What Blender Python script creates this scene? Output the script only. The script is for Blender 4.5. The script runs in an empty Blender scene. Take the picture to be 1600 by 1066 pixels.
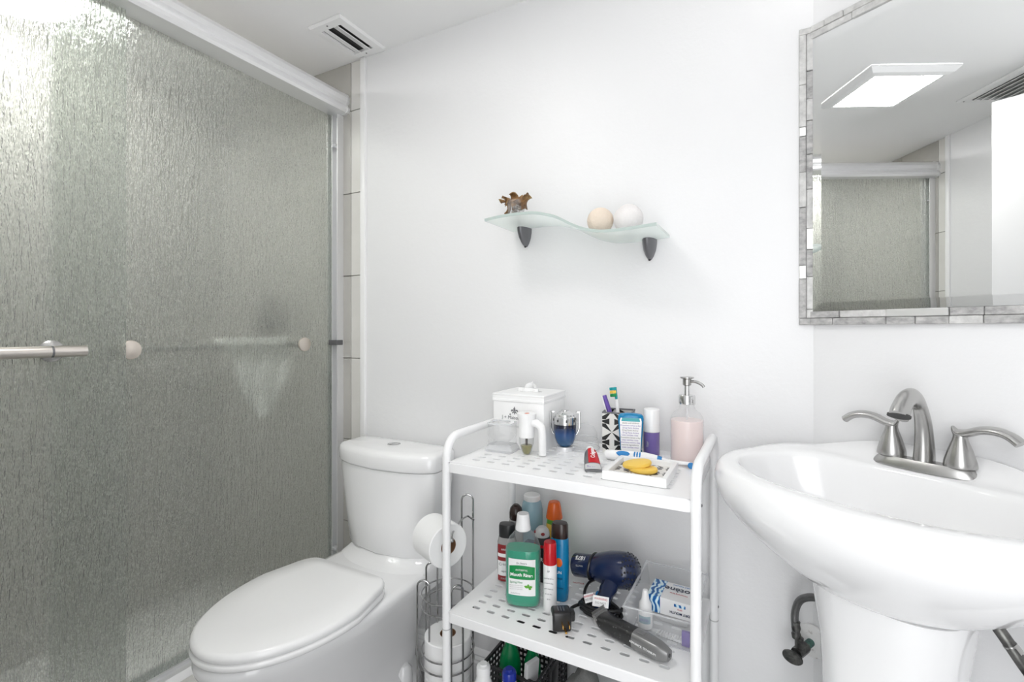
import bpy, bmesh, math, random
from mathutils import Vector, Matrix
sc = bpy.context.scene
COL = sc.collection
random.seed(7)
PI = math.pi

# ------------------------------------------------------------ camera, light, exposure
cam_d = bpy.data.cameras.new('camera'); cam = bpy.data.objects.new('camera', cam_d); COL.objects.link(cam)
YAW = math.atan(400/756)
cam.location = (0, 0, 1.14); cam.rotation_euler = (PI/2, 0, YAW)
cam_d.sensor_width = 36; cam_d.lens = 17.01; cam_d.shift_y = -18/1600; cam_d.clip_start = .01
sc.camera = cam
world = bpy.data.worlds.new('world'); sc.world = world; world.use_nodes = True
world.node_tree.nodes['Background'].inputs[0].default_value = (.96, .98, 1, 1)
world.node_tree.nodes['Background'].inputs[1].default_value = 1.6
def area(name, loc, rot, sx, sy, power, color=(1, 1, 1)):
    l = bpy.data.lights.new(name, 'AREA'); l.shape = 'RECTANGLE'; l.size = sx; l.size_y = sy; l.energy = power; l.color = color
    o = bpy.data.objects.new(name, l); COL.objects.link(o); o.location = loc; o.rotation_euler = rot
    return o
PANEL_EMIT = 20.0
VANITY_EMIT = 7.0
SHOWER_FILL_EMIT = 25.0
# soft fill lamp added in the doorway behind the camera
area('doorway_fill', (.12, -.31, 1.02), (math.radians(90), 0, 0), .64, 1.95, 5.5)
sc.view_settings.view_transform = 'Standard'; sc.view_settings.look = 'None'
sc.view_settings.gamma = 1; sc.view_settings.use_curve_mapping = False
sc.view_settings.exposure = 0.50
try:
    sc.cycles.max_bounces = 14; sc.cycles.transparent_max_bounces = 24; sc.cycles.transmission_bounces = 10
    sc.cycles.diffuse_bounces = 7; sc.cycles.sample_clamp_indirect = 6; sc.cycles.use_denoising = True
except Exception: pass

# ------------------------------------------------------------ materials
def mat(name, color=(.8, .8, .8), rough=.5, metal=0., **k):
    m = bpy.data.materials.new(name); m.use_nodes = True
    nt = m.node_tree; p = nt.nodes['Principled BSDF']
    p.inputs['Base Color'].default_value = (*color, 1); p.inputs['Roughness'].default_value = rough; p.inputs['Metallic'].default_value = metal
    for kk, v in k.items():
        p.inputs[kk.replace('_', ' ')].default_value = v
    return m
def N(m, t, **k):
    n = m.node_tree.nodes.new(t)
    for kk, v in k.items(): setattr(n, kk, v)
    return n
def L(m, a, b): m.node_tree.links.new(a, b)
def coords(m, scale=(1, 1, 1)):
    tc = N(m, 'ShaderNodeTexCoord'); mp = N(m, 'ShaderNodeMapping'); mp.inputs['Scale'].default_value = scale
    L(m, tc.outputs['Object'], mp.inputs[0]); return mp.outputs[0]
def noise(m, scale=10, detail=3, rough=.5, vec=(1, 1, 1)):
    n = N(m, 'ShaderNodeTexNoise'); n.inputs['Scale'].default_value = scale; n.inputs['Detail'].default_value = detail; n.inputs['Roughness'].default_value = rough
    L(m, coords(m, vec), n.inputs['Vector']); return n.outputs['Fac']
def bump(m, fac, strength=.2, dist=.002, node=None):
    b = N(m, 'ShaderNodeBump'); b.inputs['Strength'].default_value = strength; b.inputs['Distance'].default_value = dist
    L(m, fac, b.inputs['Height'])
    L(m, b.outputs[0], (node or m.node_tree.nodes['Principled BSDF']).inputs['Normal']); return b
def ramp(m, fac, stops):
    r = N(m, 'ShaderNodeValToRGB'); e = r.color_ramp.elements
    while len(e) < len(stops): e.new(.5)
    for i, (p, c) in enumerate(stops): e[i].position = p; e[i].color = (*c, 1)
    L(m, fac, r.inputs[0]); return r.outputs[0]
def colnoise(m, scale, stops, vec=(1, 1, 1), detail=4):
    L(m, ramp(m, noise(m, scale, detail, .6, vec), stops), m.node_tree.nodes['Principled BSDF'].inputs['Base Color'])
def see_through(name, color, fac, rough=.08, tint=(1, 1, 1), edge=.4):
    """thin plastic or glass: part passes straight through, part is seen"""
    m = mat(name, color, rough); nt = m.node_tree; p = nt.nodes['Principled BSDF']
    t = N(m, 'ShaderNodeBsdfTransparent'); t.inputs[0].default_value = (*tint, 1)
    mx = N(m, 'ShaderNodeMixShader'); lw = N(m, 'ShaderNodeLayerWeight'); lw.inputs[0].default_value = .35
    mr = N(m, 'ShaderNodeMapRange'); mr.inputs['To Min'].default_value = fac; mr.inputs['To Max'].default_value = min(1, fac+edge)
    pw = N(m, 'ShaderNodeMath', operation='POWER'); pw.inputs[1].default_value = 2
    L(m, lw.outputs['Facing'], pw.inputs[0]); L(m, pw.outputs[0], mr.inputs['Value'])
    L(m, mr.outputs[0], mx.inputs[0]); L(m, t.outputs[0], mx.inputs[1]); L(m, p.outputs[0], mx.inputs[2])
    L(m, mx.outputs[0], nt.nodes['Material Output'].inputs['Surface'])
    return m
def emitter(name, color, strength):
    m = mat(name, color, .5); p = m.node_tree.nodes['Principled BSDF']
    p.inputs['Emission Color'].default_value = (*color, 1); p.inputs['Emission Strength'].default_value = strength; return m

M = {}
M['wall'] = mat('wall_paint', (.79, .79, .797), .42); bump(M['wall'], noise(M['wall'], 55, 5, .6), .16, .004)
M['ceil'] = mat('ceiling_paint', (.90, .90, .90), .6); bump(M['ceil'], noise(M['ceil'], 40, 3), .05, .003)
M['trim'] = mat('trim_paint', (.86, .86, .86), .3)
M['ceramic'] = mat('white_ceramic', (.87, .87, .875), .07, Coat_Weight=.4, Coat_Roughness=.04)
M['seat'] = mat('white_seat_plastic', (.88, .88, .88), .16)
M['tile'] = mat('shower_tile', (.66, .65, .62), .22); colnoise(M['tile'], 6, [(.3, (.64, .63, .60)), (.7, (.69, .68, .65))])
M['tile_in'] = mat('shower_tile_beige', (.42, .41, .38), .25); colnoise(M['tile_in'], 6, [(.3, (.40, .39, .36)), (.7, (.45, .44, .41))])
M['grout'] = mat('grout', (.42, .41, .39), .8)
M['curbt'] = mat('curb_tile', (.72, .71, .69), .25); colnoise(M['curbt'], 8, [(.3, (.68, .67, .65)), (.7, (.76, .75, .73))])
M['floort'] = mat('floor_tile', (.3, .3, .3), .35); colnoise(M['floort'], 7, [(.3, (.27, .27, .275)), (.7, (.36, .355, .35))])
M['steel'] = mat('brushed_nickel', (.47, .465, .455), .27, 1.0)
bump(M['steel'], noise(M['steel'], 300, 2, .5, (1, 1, .05)), .08, .0005)
M['alu'] = mat('satin_aluminium', (.83, .83, .84), .32, .55)
M['chrome'] = mat('chrome', (.72, .72, .72), .08, 1.0)
M['wire'] = mat('chrome_wire', (.45, .45, .45), .2, 1.0)
M['knob'] = mat('satin_nickel_warm', (.66, .6, .54), .35, .8)
M['bar'] = mat('satin_nickel_bar', (.62, .58, .54), .3, .9)
M['mirror'] = mat('mirror_silver', (.93, .94, .94), .0, 1.0)
M['stone'] = mat('grey_slate', (.4, .4, .4), .75); colnoise(M['stone'], 60, [(.25, (.24, .235, .235)), (.5, (.42, .415, .41)), (.75, (.58, .57, .56))], (1, 1, 1.6)); bump(M['stone'], noise(M['stone'], 90, 5, .7), .6, .003)
M['stone_l'] = mat('pale_slate', (.6, .6, .59), .7); colnoise(M['stone_l'], 60, [(.25, (.45, .445, .44)), (.7, (.68, .675, .66))]); bump(M['stone_l'], noise(M['stone_l'], 90, 5, .7), .5, .003)
M['stone_m'] = mat('brushed_metal_tile', (.82, .82, .81), .35, .7); bump(M['stone_m'], noise(M['stone_m'], 120, 2, .5, (.1, .1, 1.5)), .2, .001)
M['cart'] = mat('cart_powder_white', (.85, .85, .855), .32)
M['black'] = mat('black_plastic', (.012, .012, .013), .3)
M['blackm'] = mat('black_matte', (.02, .02, .021), .6)
M['dark'] = mat('dark_slot', (.05, .05, .05), .7)
M['white'] = mat('white_plastic', (.85, .85, .85), .3)
M['paper'] = mat('tissue_paper', (.88, .88, .88), .9); bump(M['paper'], noise(M['paper'], 200, 3), .2, .001)
M['card'] = mat('cardboard_core', (.21, .11, .055), .9)
M['print'] = mat('grey_print', (.16, .16, .17), .6)
M['printw'] = mat('white_print', (.9, .9, .9), .5)
M['printg'] = mat('pale_grey_print', (.5, .5, .5), .6)
M['grip'] = mat('bracket_grey', (.17, .17, .18), .35, .5)
M['navy'] = mat('navy_plastic', (.012, .022, .07), .22, Coat_Weight=.3)
M['blue'] = mat('blue_plastic', (.02, .2, .5), .25)
M['cyan'] = mat('cyan_bottle', (.0, .19, .4), .25)
M['teal'] = mat('teal_plastic', (.0, .3, .34), .25)
M['brown'] = mat('dark_brown_cap', (.03, .016, .013), .25)
M['red'] = mat('red_plastic', (.5, .008, .015), .2)
M['redl'] = mat('dark_red_label', (.25, .012, .015), .4)
M['orange'] = mat('orange_cap', (.72, .12, .01), .25)
M['lime'] = mat('lime_bottle', (.12, .4, .04), .3)
M['green'] = mat('green_label', (.0, .24, .06), .4)
M['greenb'] = mat('green_bottle', (.0, .2, .06), .2)
M['purple'] = mat('purple_print', (.13, .07, .36), .3)
M['yellow'] = mat('yellow_soap', (.83, .55, .09), .45)
M['cloth'] = mat('grey_fleece', (.17, .17, .165), .95); bump(M['cloth'], noise(M['cloth'], 120, 5, .7), .8, .004)
M['tealbag'] = see_through('teal_bag_film', (.25, .5, .46), .65, .25)
M['towel'] = mat('white_towel', (.93, .94, .93), .95); bump(M['towel'], noise(M['towel'], 300, 3), .4, .002)
m = M['towel']; tt = N(m, 'ShaderNodeBsdfTranslucent'); tt.inputs[0].default_value = (.96, .97, .96, 1); xx = N(m, 'ShaderNodeMixShader'); xx.inputs[0].default_value = .7
L(m, m.node_tree.nodes['Principled BSDF'].outputs[0], xx.inputs[1]); L(m, tt.outputs[0], xx.inputs[2]); L(m, xx.outputs[0], m.node_tree.nodes['Material Output'].inputs['Surface'])
M['clear'] = see_through('clear_plastic', (.75, .76, .78), .10, .05)
M['clear_rim'] = see_through('clear_plastic_rim', (.8, .81, .83), .45, .05)
M['bottleclear'] = see_through('clear_bottle_wall', (.62, .64, .66), .07, .04, edge=.6)
M['clear2'] = see_through('clear_glass', (.72, .73, .74), .09, .03)
M['shelfglass'] = see_through('frosted_shelf_glass', (.80, .84, .83), .10, .12, (.93, .96, .95), .15)
m = M['shelfglass']; tt = N(m, 'ShaderNodeBsdfTranslucent'); tt.inputs[0].default_value = (.90, .93, .92, 1); nt = m.node_tree
mxs = [n for n in nt.nodes if n.type == 'MIX_SHADER'][0]; xx = N(m, 'ShaderNodeMixShader'); xx.inputs[0].default_value = .38
L(m, mxs.outputs[0], xx.inputs[1]); L(m, tt.outputs[0], xx.inputs[2]); L(m, xx.outputs[0], nt.nodes['Material Output'].inputs['Surface'])
M['glassedge'] = see_through('green_glass_edge', (.52, .60, .57), .75, .15)
M['wallball'] = mat('beige_woven_ball', (.86, .74, .62), .9); bump(M['wallball'], noise(M['wallball'], 75, 5, .8), .8, .007)
M['whiteball'] = mat('white_woven_ball', (.88, .85, .84), .9); bump(M['whiteball'], noise(M['whiteball'], 75, 5, .8), .8, .007)
M['bark'] = mat('dried_bark', (.2, .1, .04), .5); colnoise(M['bark'], 45, [(.3, (.06, .03, .015)), (.5, (.24, .12, .04)), (.75, (.5, .34, .14))]); bump(M['bark'], noise(M['bark'], 70, 4), .5, .003)
M['potp'] = mat('dried_moss', (.2, .17, .13), .8); colnoise(M['potp'], 80, [(.3, (.1, .07, .05)), (.6, (.35, .3, .25)), (.8, (.55, .5, .45))])
M['minty'] = see_through('green_mouthwash', (.0, .34, .20), .88, .06, (.1, .85, .5))
M['pink'] = see_through('pink_soap_liquid', (.93, .80, .78), .7, .1, (1, .93, .92)); 
M['olive'] = see_through('olive_oil_liquid', (.30, .28, .10), .7, .1)
M['cologne'] = mat('blue_cologne_glass', (.01, .06, .2), .05, Coat_Weight=.6)
m = M['cologne']; tc = N(m, 'ShaderNodeTexCoord'); sx = N(m, 'ShaderNodeSeparateXYZ'); L(m, tc.outputs['Object'], sx.inputs[0])
mr = N(m, 'ShaderNodeMapRange'); mr.inputs['From Min'].default_value = .02; mr.inputs['From Max'].default_value = .07; L(m, sx.outputs['Z'], mr.inputs['Value'])
L(m, ramp(m, mr.outputs[0], [(0, (.02, .09, .2)), (.5, (.01, .06, .2)), (.85, (.006, .008, .03)), (1, (.004, .004, .01))]), m.node_tree.nodes['Principled BSDF'].inputs['Base Color'])
M['ltblue'] = see_through('pale_blue_bottle', (.33, .52, .6), .72, .2)
M['smoke'] = see_through('grey_clear_bottle', (.42, .40, .39), .5, .12)
M['panel'] = emitter('light_panel', (1, .99, .97), PANEL_EMIT)
M['vanity'] = emitter('vanity_glass', (1, .98, .96), VANITY_EMIT)
M['shower_fill'] = emitter('shower_fill_glow', (1, .985, .99), SHOWER_FILL_EMIT)
M['gold'] = mat('brass_prong', (.7, .42, .12), .25, 1)
M['valve'] = mat('tarnished_valve', (.12, .12, .12), .4, .9); colnoise(M['valve'], 60, [(.3, (.05, .05, .05)), (.7, (.2, .2, .19))])
M['verd'] = mat('verdigris_pipe', (.06, .14, .13), .6); colnoise(M['verd'], 90, [(.3, (.03, .04, .06)), (.6, (.08, .2, .16)), (.8, (.3, .3, .25))])
M['escut'] = mat('painted_escutcheon', (.8, .79, .78), .5); colnoise(M['escut'], 60, [(.3, (.5, .48, .45)), (.4, (.82, .81, .8)), (.7, (.84, .84, .83))])
M['braid'] = mat('braided_hose', (.2, .2, .2), .35, .9); bump(M['braid'], noise(M['braid'], 500, 2), .8, .001)
M['clip_g'] = mat('clipper_grey', (.24, .24, .24), .3, .6)
M['clip_b'] = mat('clipper_black', (.02, .02, .02), .35); colnoise(M['clip_b'], 160, [(.62, (.018, .018, .018)), (.72, (.2, .2, .2))])
M['swirl'] = mat('blue_swirl_print', (.05, .3, .6), .35)
m = M['swirl']; w = N(m, 'ShaderNodeTexWave'); w.inputs['Scale'].default_value = 28; w.inputs['Distortion'].default_value = 9; w.inputs['Detail'].default_value = 2
L(m, coords(m), w.inputs['Vector']); L(m, ramp(m, w.outputs['Fac'], [(.2, (.01, .1, .35)), (.5, (.05, .38, .7)), (.75, (.75, .88, .93))]), m.node_tree.nodes['Principled BSDF'].inputs['Base Color'])

# rain-patterned shower glass
def rain_glass():
    m = bpy.data.materials.new('rain_glass'); m.use_nodes = True; nt = m.node_tree; nt.nodes.remove(nt.nodes['Principled BSDF'])
    out = nt.nodes['Material Output']
    tc = N(m, 'ShaderNodeTexCoord'); mp = N(m, 'ShaderNodeMapping'); mp.inputs['Scale'].default_value = (1, 1, .16); L(m, tc.outputs['Object'], mp.inputs[0])
    n1 = N(m, 'ShaderNodeTexNoise'); n1.inputs['Scale'].default_value = 150; n1.inputs['Detail'].default_value = 2; L(m, mp.outputs[0], n1.inputs['Vector'])
    mp2 = N(m, 'ShaderNodeMapping'); mp2.inputs['Scale'].default_value = (1, 1, .45); L(m, tc.outputs['Object'], mp2.inputs[0])
    n2 = N(m, 'ShaderNodeTexNoise'); n2.inputs['Scale'].default_value = 260; n2.inputs['Detail'].default_value = 1; L(m, mp2.outputs[0], n2.inputs['Vector'])
    ad = N(m, 'ShaderNodeMath', operation='MULTIPLY_ADD'); ad.inputs[1].default_value = .35; L(m, n2.outputs['Fac'], ad.inputs[0]); L(m, n1.outputs['Fac'], ad.inputs[2])
    b = N(m, 'ShaderNodeBump'); b.inputs['Strength'].default_value = 1; b.inputs['Distance'].default_value = .03; L(m, ad.outputs[0], b.inputs['Height'])
    g = N(m, 'ShaderNodeBsdfRefraction'); g.inputs['Color'].default_value = (.92, .93, .91, 1); g.inputs['Roughness'].default_value = .28; g.inputs['IOR'].default_value = 1.25; L(m, b.outputs[0], g.inputs['Normal'])
    t = N(m, 'ShaderNodeBsdfTransparent'); t.inputs[0].default_value = (.94, .95, .935, 1)
    tr = N(m, 'ShaderNodeBsdfTranslucent'); tr.inputs[0].default_value = (.90, .91, .88, 1); L(m, b.outputs[0], tr.inputs['Normal'])
    df = N(m, 'ShaderNodeBsdfDiffuse'); df.inputs[0].default_value = (.74, .75, .72, 1); L(m, b.outputs[0], df.inputs['Normal'])
    gl = N(m, 'ShaderNodeBsdfGlossy'); gl.inputs['Roughness'].default_value = .07; L(m, b.outputs[0], gl.inputs['Normal'])
    def mix(f, a, c):
        x = N(m, 'ShaderNodeMixShader')
        if isinstance(f, float): x.inputs[0].default_value = f
        else: L(m, f, x.inputs[0])
        L(m, a, x.inputs[1]); L(m, c, x.inputs[2]); return x.outputs[0]
    a = mix(.34, g.outputs[0], t.outputs[0])
    dd = mix(.5, tr.outputs[0], df.outputs[0])
    a = mix(.27, a, dd)
    fr = N(m, 'ShaderNodeFresnel'); fr.inputs[0].default_value = 1.75; L(m, b.outputs[0], fr.inputs['Normal'])
    a = mix(fr.outputs[0], a, gl.outputs[0])
    L(m, a, out.inputs['Surface']); return m
M['rain'] = rain_glass()
def smooth_face():
    m = bpy.data.materials.new('glass_smooth_side'); m.use_nodes = True; nt = m.node_tree; nt.nodes.remove(nt.nodes['Principled BSDF'])
    t = N(m, 'ShaderNodeBsdfTransparent'); t.inputs[0].default_value = (.93, .96, .93, 1)
    g = N(m, 'ShaderNodeBsdfGlossy'); g.inputs['Roughness'].default_value = .05
    x = N(m, 'ShaderNodeMixShader'); x.inputs[0].default_value = .06
    L(m, t.outputs[0], x.inputs[1]); L(m, g.outputs[0], x.inputs[2]); L(m, x.outputs[0], nt.nodes['Material Output'].inputs['Surface']); return m
M['glassback'] = smooth_face()
M['paneedge'] = see_through('pane_edge', (.5, .6, .55), .5, .1)
def pane(y0, y1, parent):
    o = B().box(-.003, .003, y0, y1, .218, 1.944).out('pane', 'rain', parent, smooth=0)
    o.data.materials.append(M['glassback']); o.data.materials.append(M['paneedge'])
    for p in o.data.polygons: p.material_index = 0 if p.normal.x > .5 else (1 if p.normal.x < -.5 else 2)
    return o

# black and white star mosaic
def mosaic(name, sc_=30.):
    m = mat(name, (.8, .79, .77), .25); nt = m.node_tree
    tc = N(m, 'ShaderNodeTexCoord'); s = N(m, 'ShaderNodeSeparateXYZ'); L(m, tc.outputs['Object'], s.inputs[0])
    def mt(op, a, b=None):
        n = N(m, 'ShaderNodeMath', operation=op)
        for i, v in enumerate((a, b)):
            if v is None: continue
            if isinstance(v, (int, float)): n.inputs[i].default_value = v
            else: L(m, v, n.inputs[i])
        return n.outputs[0]
    return m, s, mt
def star(name, ax, ay, px_, py_, ox, oy):
    """rays: bow-tie petals crossing at lattice points"""
    m, s, mt = mosaic(name)
    u = mt('SUBTRACT', mt('FRACT', mt('DIVIDE', mt('ADD', s.outputs[ax], ox), px_)), .5)
    v = mt('SUBTRACT', mt('FRACT', mt('DIVIDE', mt('ADD', s.outputs[ay], oy), py_)), .5)
    au, av = mt('ABSOLUTE', u), mt('ABSOLUTE', v)
    r = mt('MAXIMUM', au, av)
    # diagonal petals from the centre, widening outward then ending
    d = mt('ABSOLUTE', mt('SUBTRACT', au, av))
    w1 = mt('LESS_THAN', d, mt('MULTIPLY', r, .36)); w1 = mt('MULTIPLY', w1, mt('LESS_THAN', r, .40))
    # horizontal petals around the row edges
    e = mt('SUBTRACT', .5, av)
    cu = mt('MINIMUM', au, mt('SUBTRACT', .5, au))
    w2 = mt('MULTIPLY', mt('LESS_THAN', e, mt('MULTIPLY', mt('SUBTRACT', .5, au), .38)), mt('GREATER_THAN', au, .10))
    k = mt('MAXIMUM', w1, w2)
    L(m, ramp(m, k, [(.45, (.72, .70, .67)), (.55, (.012, .012, .012))]), m.node_tree.nodes['Principled BSDF'].inputs['Base Color'])
    return m
M['star_v'] = star('star_mosaic_upright', 'X', 'Z', .060, .052, .042, .026)
M['star_h'] = star('star_mosaic_flat', 'X', 'Y', .040, .040, .0, .0)

# ------------------------------------------------------------ mesh helpers
class B:
    def __init__(s): s.bm = bmesh.new()
    def box(s, x0, x1, y0, y1, z0, z1, bev=0, mtx=None, seg=2):
        b = bmesh.new(); bmesh.ops.create_cube(b, size=1)
        for v in b.verts: v.co = Vector(((x0+x1)/2+v.co.x*(x1-x0), (y0+y1)/2+v.co.y*(y1-y0), (z0+z1)/2+v.co.z*(z1-z0)))
        if bev: bmesh.ops.bevel(b, geom=b.edges[:], offset=bev, segments=seg, profile=.5, affect='EDGES')
        if mtx: b.transform(mtx)
        s.join(b); return s
    def join(s, b):
        me = bpy.data.meshes.new('t'); b.to_mesh(me); s.bm.from_mesh(me); bpy.data.meshes.remove(me); b.free()
    def rings(s, rings, cap0=True, cap1=True, closed=True, mtx=None):
        b = bmesh.new(); R = []
        for r in rings: R.append([b.verts.new(Vector(p)) for p in r])
        n = len(R[0])
        for i in range(len(R)-1):
            for j in range(n if closed else n-1):
                k = (j+1) % n
                try: b.faces.new((R[i][j], R[i][k], R[i+1][k], R[i+1][j]))
                except ValueError: pass
        if cap0: b.faces.new(R[0][::-1])
        if cap1: b.faces.new(R[-1])
        bmesh.ops.remove_doubles(b, verts=b.verts[:], dist=1e-6)
        bmesh.ops.recalc_face_normals(b, faces=b.faces[:])
        if mtx: b.transform(mtx)
        s.join(b); return s
    def lathe(s, prof, n=32, cx=0, cy=0, sx=1, sy=1, mtx=None, p=2.):
        rr = []
        for r, z in prof:
            r = max(r, 1e-5); ring = []
            for i in range(n):
                a = 2*PI*i/n; c, q = math.cos(a), math.sin(a)
                ring.append((cx+r*sx*math.copysign(abs(c)**(2/p), c), cy+r*sy*math.copysign(abs(q)**(2/p), q), z))
            rr.append(ring)
        return s.rings(rr, mtx=mtx)
    def tube(s, path, r, n=10, closed=False, mtx=None):
        P = [Vector(p) for p in path]; m = len(P); T = []
        for i in range(m):
            if closed: t = P[(i+1) % m]-P[i-1]
            else: t = P[min(i+1, m-1)]-P[max(i-1, 0)]
            T.append(t.normalized())
        up = Vector((0, 0, 1)) if abs(T[0].z) < .9 else Vector((1, 0, 0))
        nv = (up-T[0]*up.dot(T[0])).normalized(); rr = []
        for i in range(m):
            nv = (nv-T[i]*nv.dot(T[i])).normalized(); bv = T[i].cross(nv)
            rad = r[i] if isinstance(r, (list, tuple)) else r
            rad = rad if isinstance(rad, tuple) else (rad, rad)
            rr.append([P[i]+nv*rad[0]*math.cos(2*PI*j/n)+bv*rad[1]*math.sin(2*PI*j/n) for j in range(n)])
        if closed: rr.append(rr[0])
        return s.rings(rr, cap0=not closed, cap1=not closed, mtx=mtx)
    def prism(s, poly, axis, a, b_, mtx=None, bev=0):
        """poly: 2-d points; extruded along axis from a to b_"""
        f = {'x': lambda p, t: (t, p[0], p[1]), 'y': lambda p, t: (p[0], t, p[1]), 'z': lambda p, t: (p[0], p[1], t)}[axis]
        b = bmesh.new(); r0 = [b.verts.new(f(p, a)) for p in poly]; r1 = [b.verts.new(f(p, b_)) for p in poly]; n = len(poly)
        for j in range(n): b.faces.new((r0[j], r0[(j+1) % n], r1[(j+1) % n], r1[j]))
        b.faces.new(r0[::-1]); b.faces.new(r1)
        bmesh.ops.recalc_face_normals(b, faces=b.faces[:])
        if bev: bmesh.ops.bevel(b, geom=b.edges[:], offset=bev, segments=2, profile=.5, affect='EDGES')
        if mtx: b.transform(mtx)
        s.join(b); return s
    def ball(s, c, r, sx=1, sy=1, sz=1, u=20, v=12):
        b = bmesh.new(); bmesh.ops.create_uvsphere(b, u_segments=u, v_segments=v, radius=r)
        for x in b.verts: x.co = Vector((c[0]+x.co.x*sx, c[1]+x.co.y*sy, c[2]+x.co.z*sz))
        s.join(b); return s
    def out(s, name, m, parent=None, smooth=35):
        me = bpy.data.meshes.new(name); s.bm.to_mesh(me); s.bm.free()
        if smooth:
            me.shade_smooth()
            me.set_sharp_from_angle(angle=math.radians(smooth))
        o = bpy.data.objects.new(name, me); COL.objects.link(o)
        if m: me.materials.append(M[m] if isinstance(m, str) else m)
        if parent: o.parent = parent
        return o
def thing(name, label, cat, loc=(0, 0, 0), rz=0, group=None):
    o = bpy.data.objects.new(name, None); COL.objects.link(o); o.empty_display_size = .05
    o.location = loc; o.rotation_euler = (0, 0, rz); o['label'] = label; o['category'] = cat
    if group: o['group'] = group
    return o
def tag(o, label, cat, group=None):
    o['label'] = label; o['category'] = cat
    if group: o['group'] = group
    return o
def struct(o): o['kind'] = 'structure'; return o
def se_ring(a, b, z, n=48, p=2.5, cx=0, cy=0):
    r = []
    for i in range(n):
        t = 2*PI*i/n; c, q = math.cos(t), math.sin(t)
        r.append((cx+a*math.copysign(abs(c)**(2/p), c), cy+b*math.copysign(abs(q)**(2/p), q), z))
    return r
def lettering(body, size, origin, xdir, ydir, m, parent, name='lettering', align='CENTER', ext=.00015, sx=1., bold=0):
    c = bpy.data.curves.new(name, 'FONT'); c.body = body; c.size = size; c.align_x = align; c.align_y = 'CENTER'; c.extrude = ext; c.offset = bold
    c.space_character = 1.0
    tmp = bpy.data.objects.new('tmp', c); me = bpy.data.meshes.new_from_object(tmp); bpy.data.objects.remove(tmp); bpy.data.curves.remove(c)
    me.name = name; me.materials.clear(); me.materials.append(M[m]); o = bpy.data.objects.new(name, me); COL.objects.link(o)
    x = Vector(xdir).normalized(); y = Vector(ydir); y = (y-x*y.dot(x)).normalized(); z = x.cross(y)
    mt = Matrix((x*sx, y, z)).transposed().to_4x4(); mt.translation = Vector(origin)
    o.parent = parent; o.matrix_local = mt
    return o
def patch_cyl(b, r, z0, z1, a0, a1, n=14, sx=1, sy=1, t=.0004, zn=1):
    """thin curved label on a round body, facing -y around angle -90"""
    rows = []
    for k in range(zn+1):
        z = z0+(z1-z0)*k/zn
        rows.append([((r+t)*sx*math.cos(math.radians(a0+(a1-a0)*i/n)), (r+t)*sy*math.sin(math.radians(a0+(a1-a0)*i/n)), z) for i in range(n+1)])
    return b.rings(rows, False, False, closed=False)
def arc(c, r, a0, a1, n, f): return [f(c[0]+r*math.cos(math.radians(a0+(a1-a0)*i/n)), c[1]+r*math.sin(math.radians(a0+(a1-a0)*i/n))) for i in range(n+1)]
def spline(P, n=8):
    P = [Vector(p) for p in P]; out = []
    for i in range(len(P)-1):
        p0, p1, p2, p3 = P[max(i-1, 0)], P[i], P[i+1], P[min(i+2, len(P)-1)]
        for k in range(n):
            t = k/n
            out.append(.5*((2*p1)+(p2-p0)*t+(2*p0-5*p1+4*p2-p3)*t*t+(-p0+3*p1-3*p2+p3)*t**3))
    out.append(P[-1]); return out

# ------------------------------------------------------------ room shell
YB, YF, XS, XE, ZC = 1.30, -.20, -2.15, 1.19, 2.125
CX, CY = .092, 1.30                      # corner where the sink wall turns
SD = Vector((.8480, -.5300, 0)).normalized(); ND = Vector((-SD.y*-1, 0, 0))
ND = Vector((SD.y, -SD.x, 0))            # points into the room
SROT = math.atan2(SD.y, SD.x)
SL = 1.295                               # length of sink wall
EX, EY = CX+SD.x*SL, CY+SD.y*SL
def SW(s, n, z=0): return Vector((CX, CY, z))+SD*s+ND*n
T = .10
wall_back = struct(B().box(-1.30, CX, YB, YB+T, 0, ZC).out('wall_back', 'wall', smooth=0))
b = B().prism([(CX, CY), (EX, EY), (EX-ND.x*T, EY-ND.y*T), (CX-ND.x*T, CY-ND.y*T)], 'z', 0, ZC); wall_right = struct(b.out('wall_right', 'wall', smooth=0))
struct(B().box(EX, EX+T, YF-T, EY, 0, ZC).out('wall_side', 'wall', smooth=0))
DX0, DX1, DH = -.22, .46, 2.03
wf = B().box(-1.327, DX0, YF-T, YF, 0, ZC); wf.box(DX1, EX, YF-T, YF, 0, ZC); wf.box(DX0, DX1, YF-T, YF, DH, ZC)
wall_front = struct(wf.out('wall_front', 'wall', smooth=0))
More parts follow.
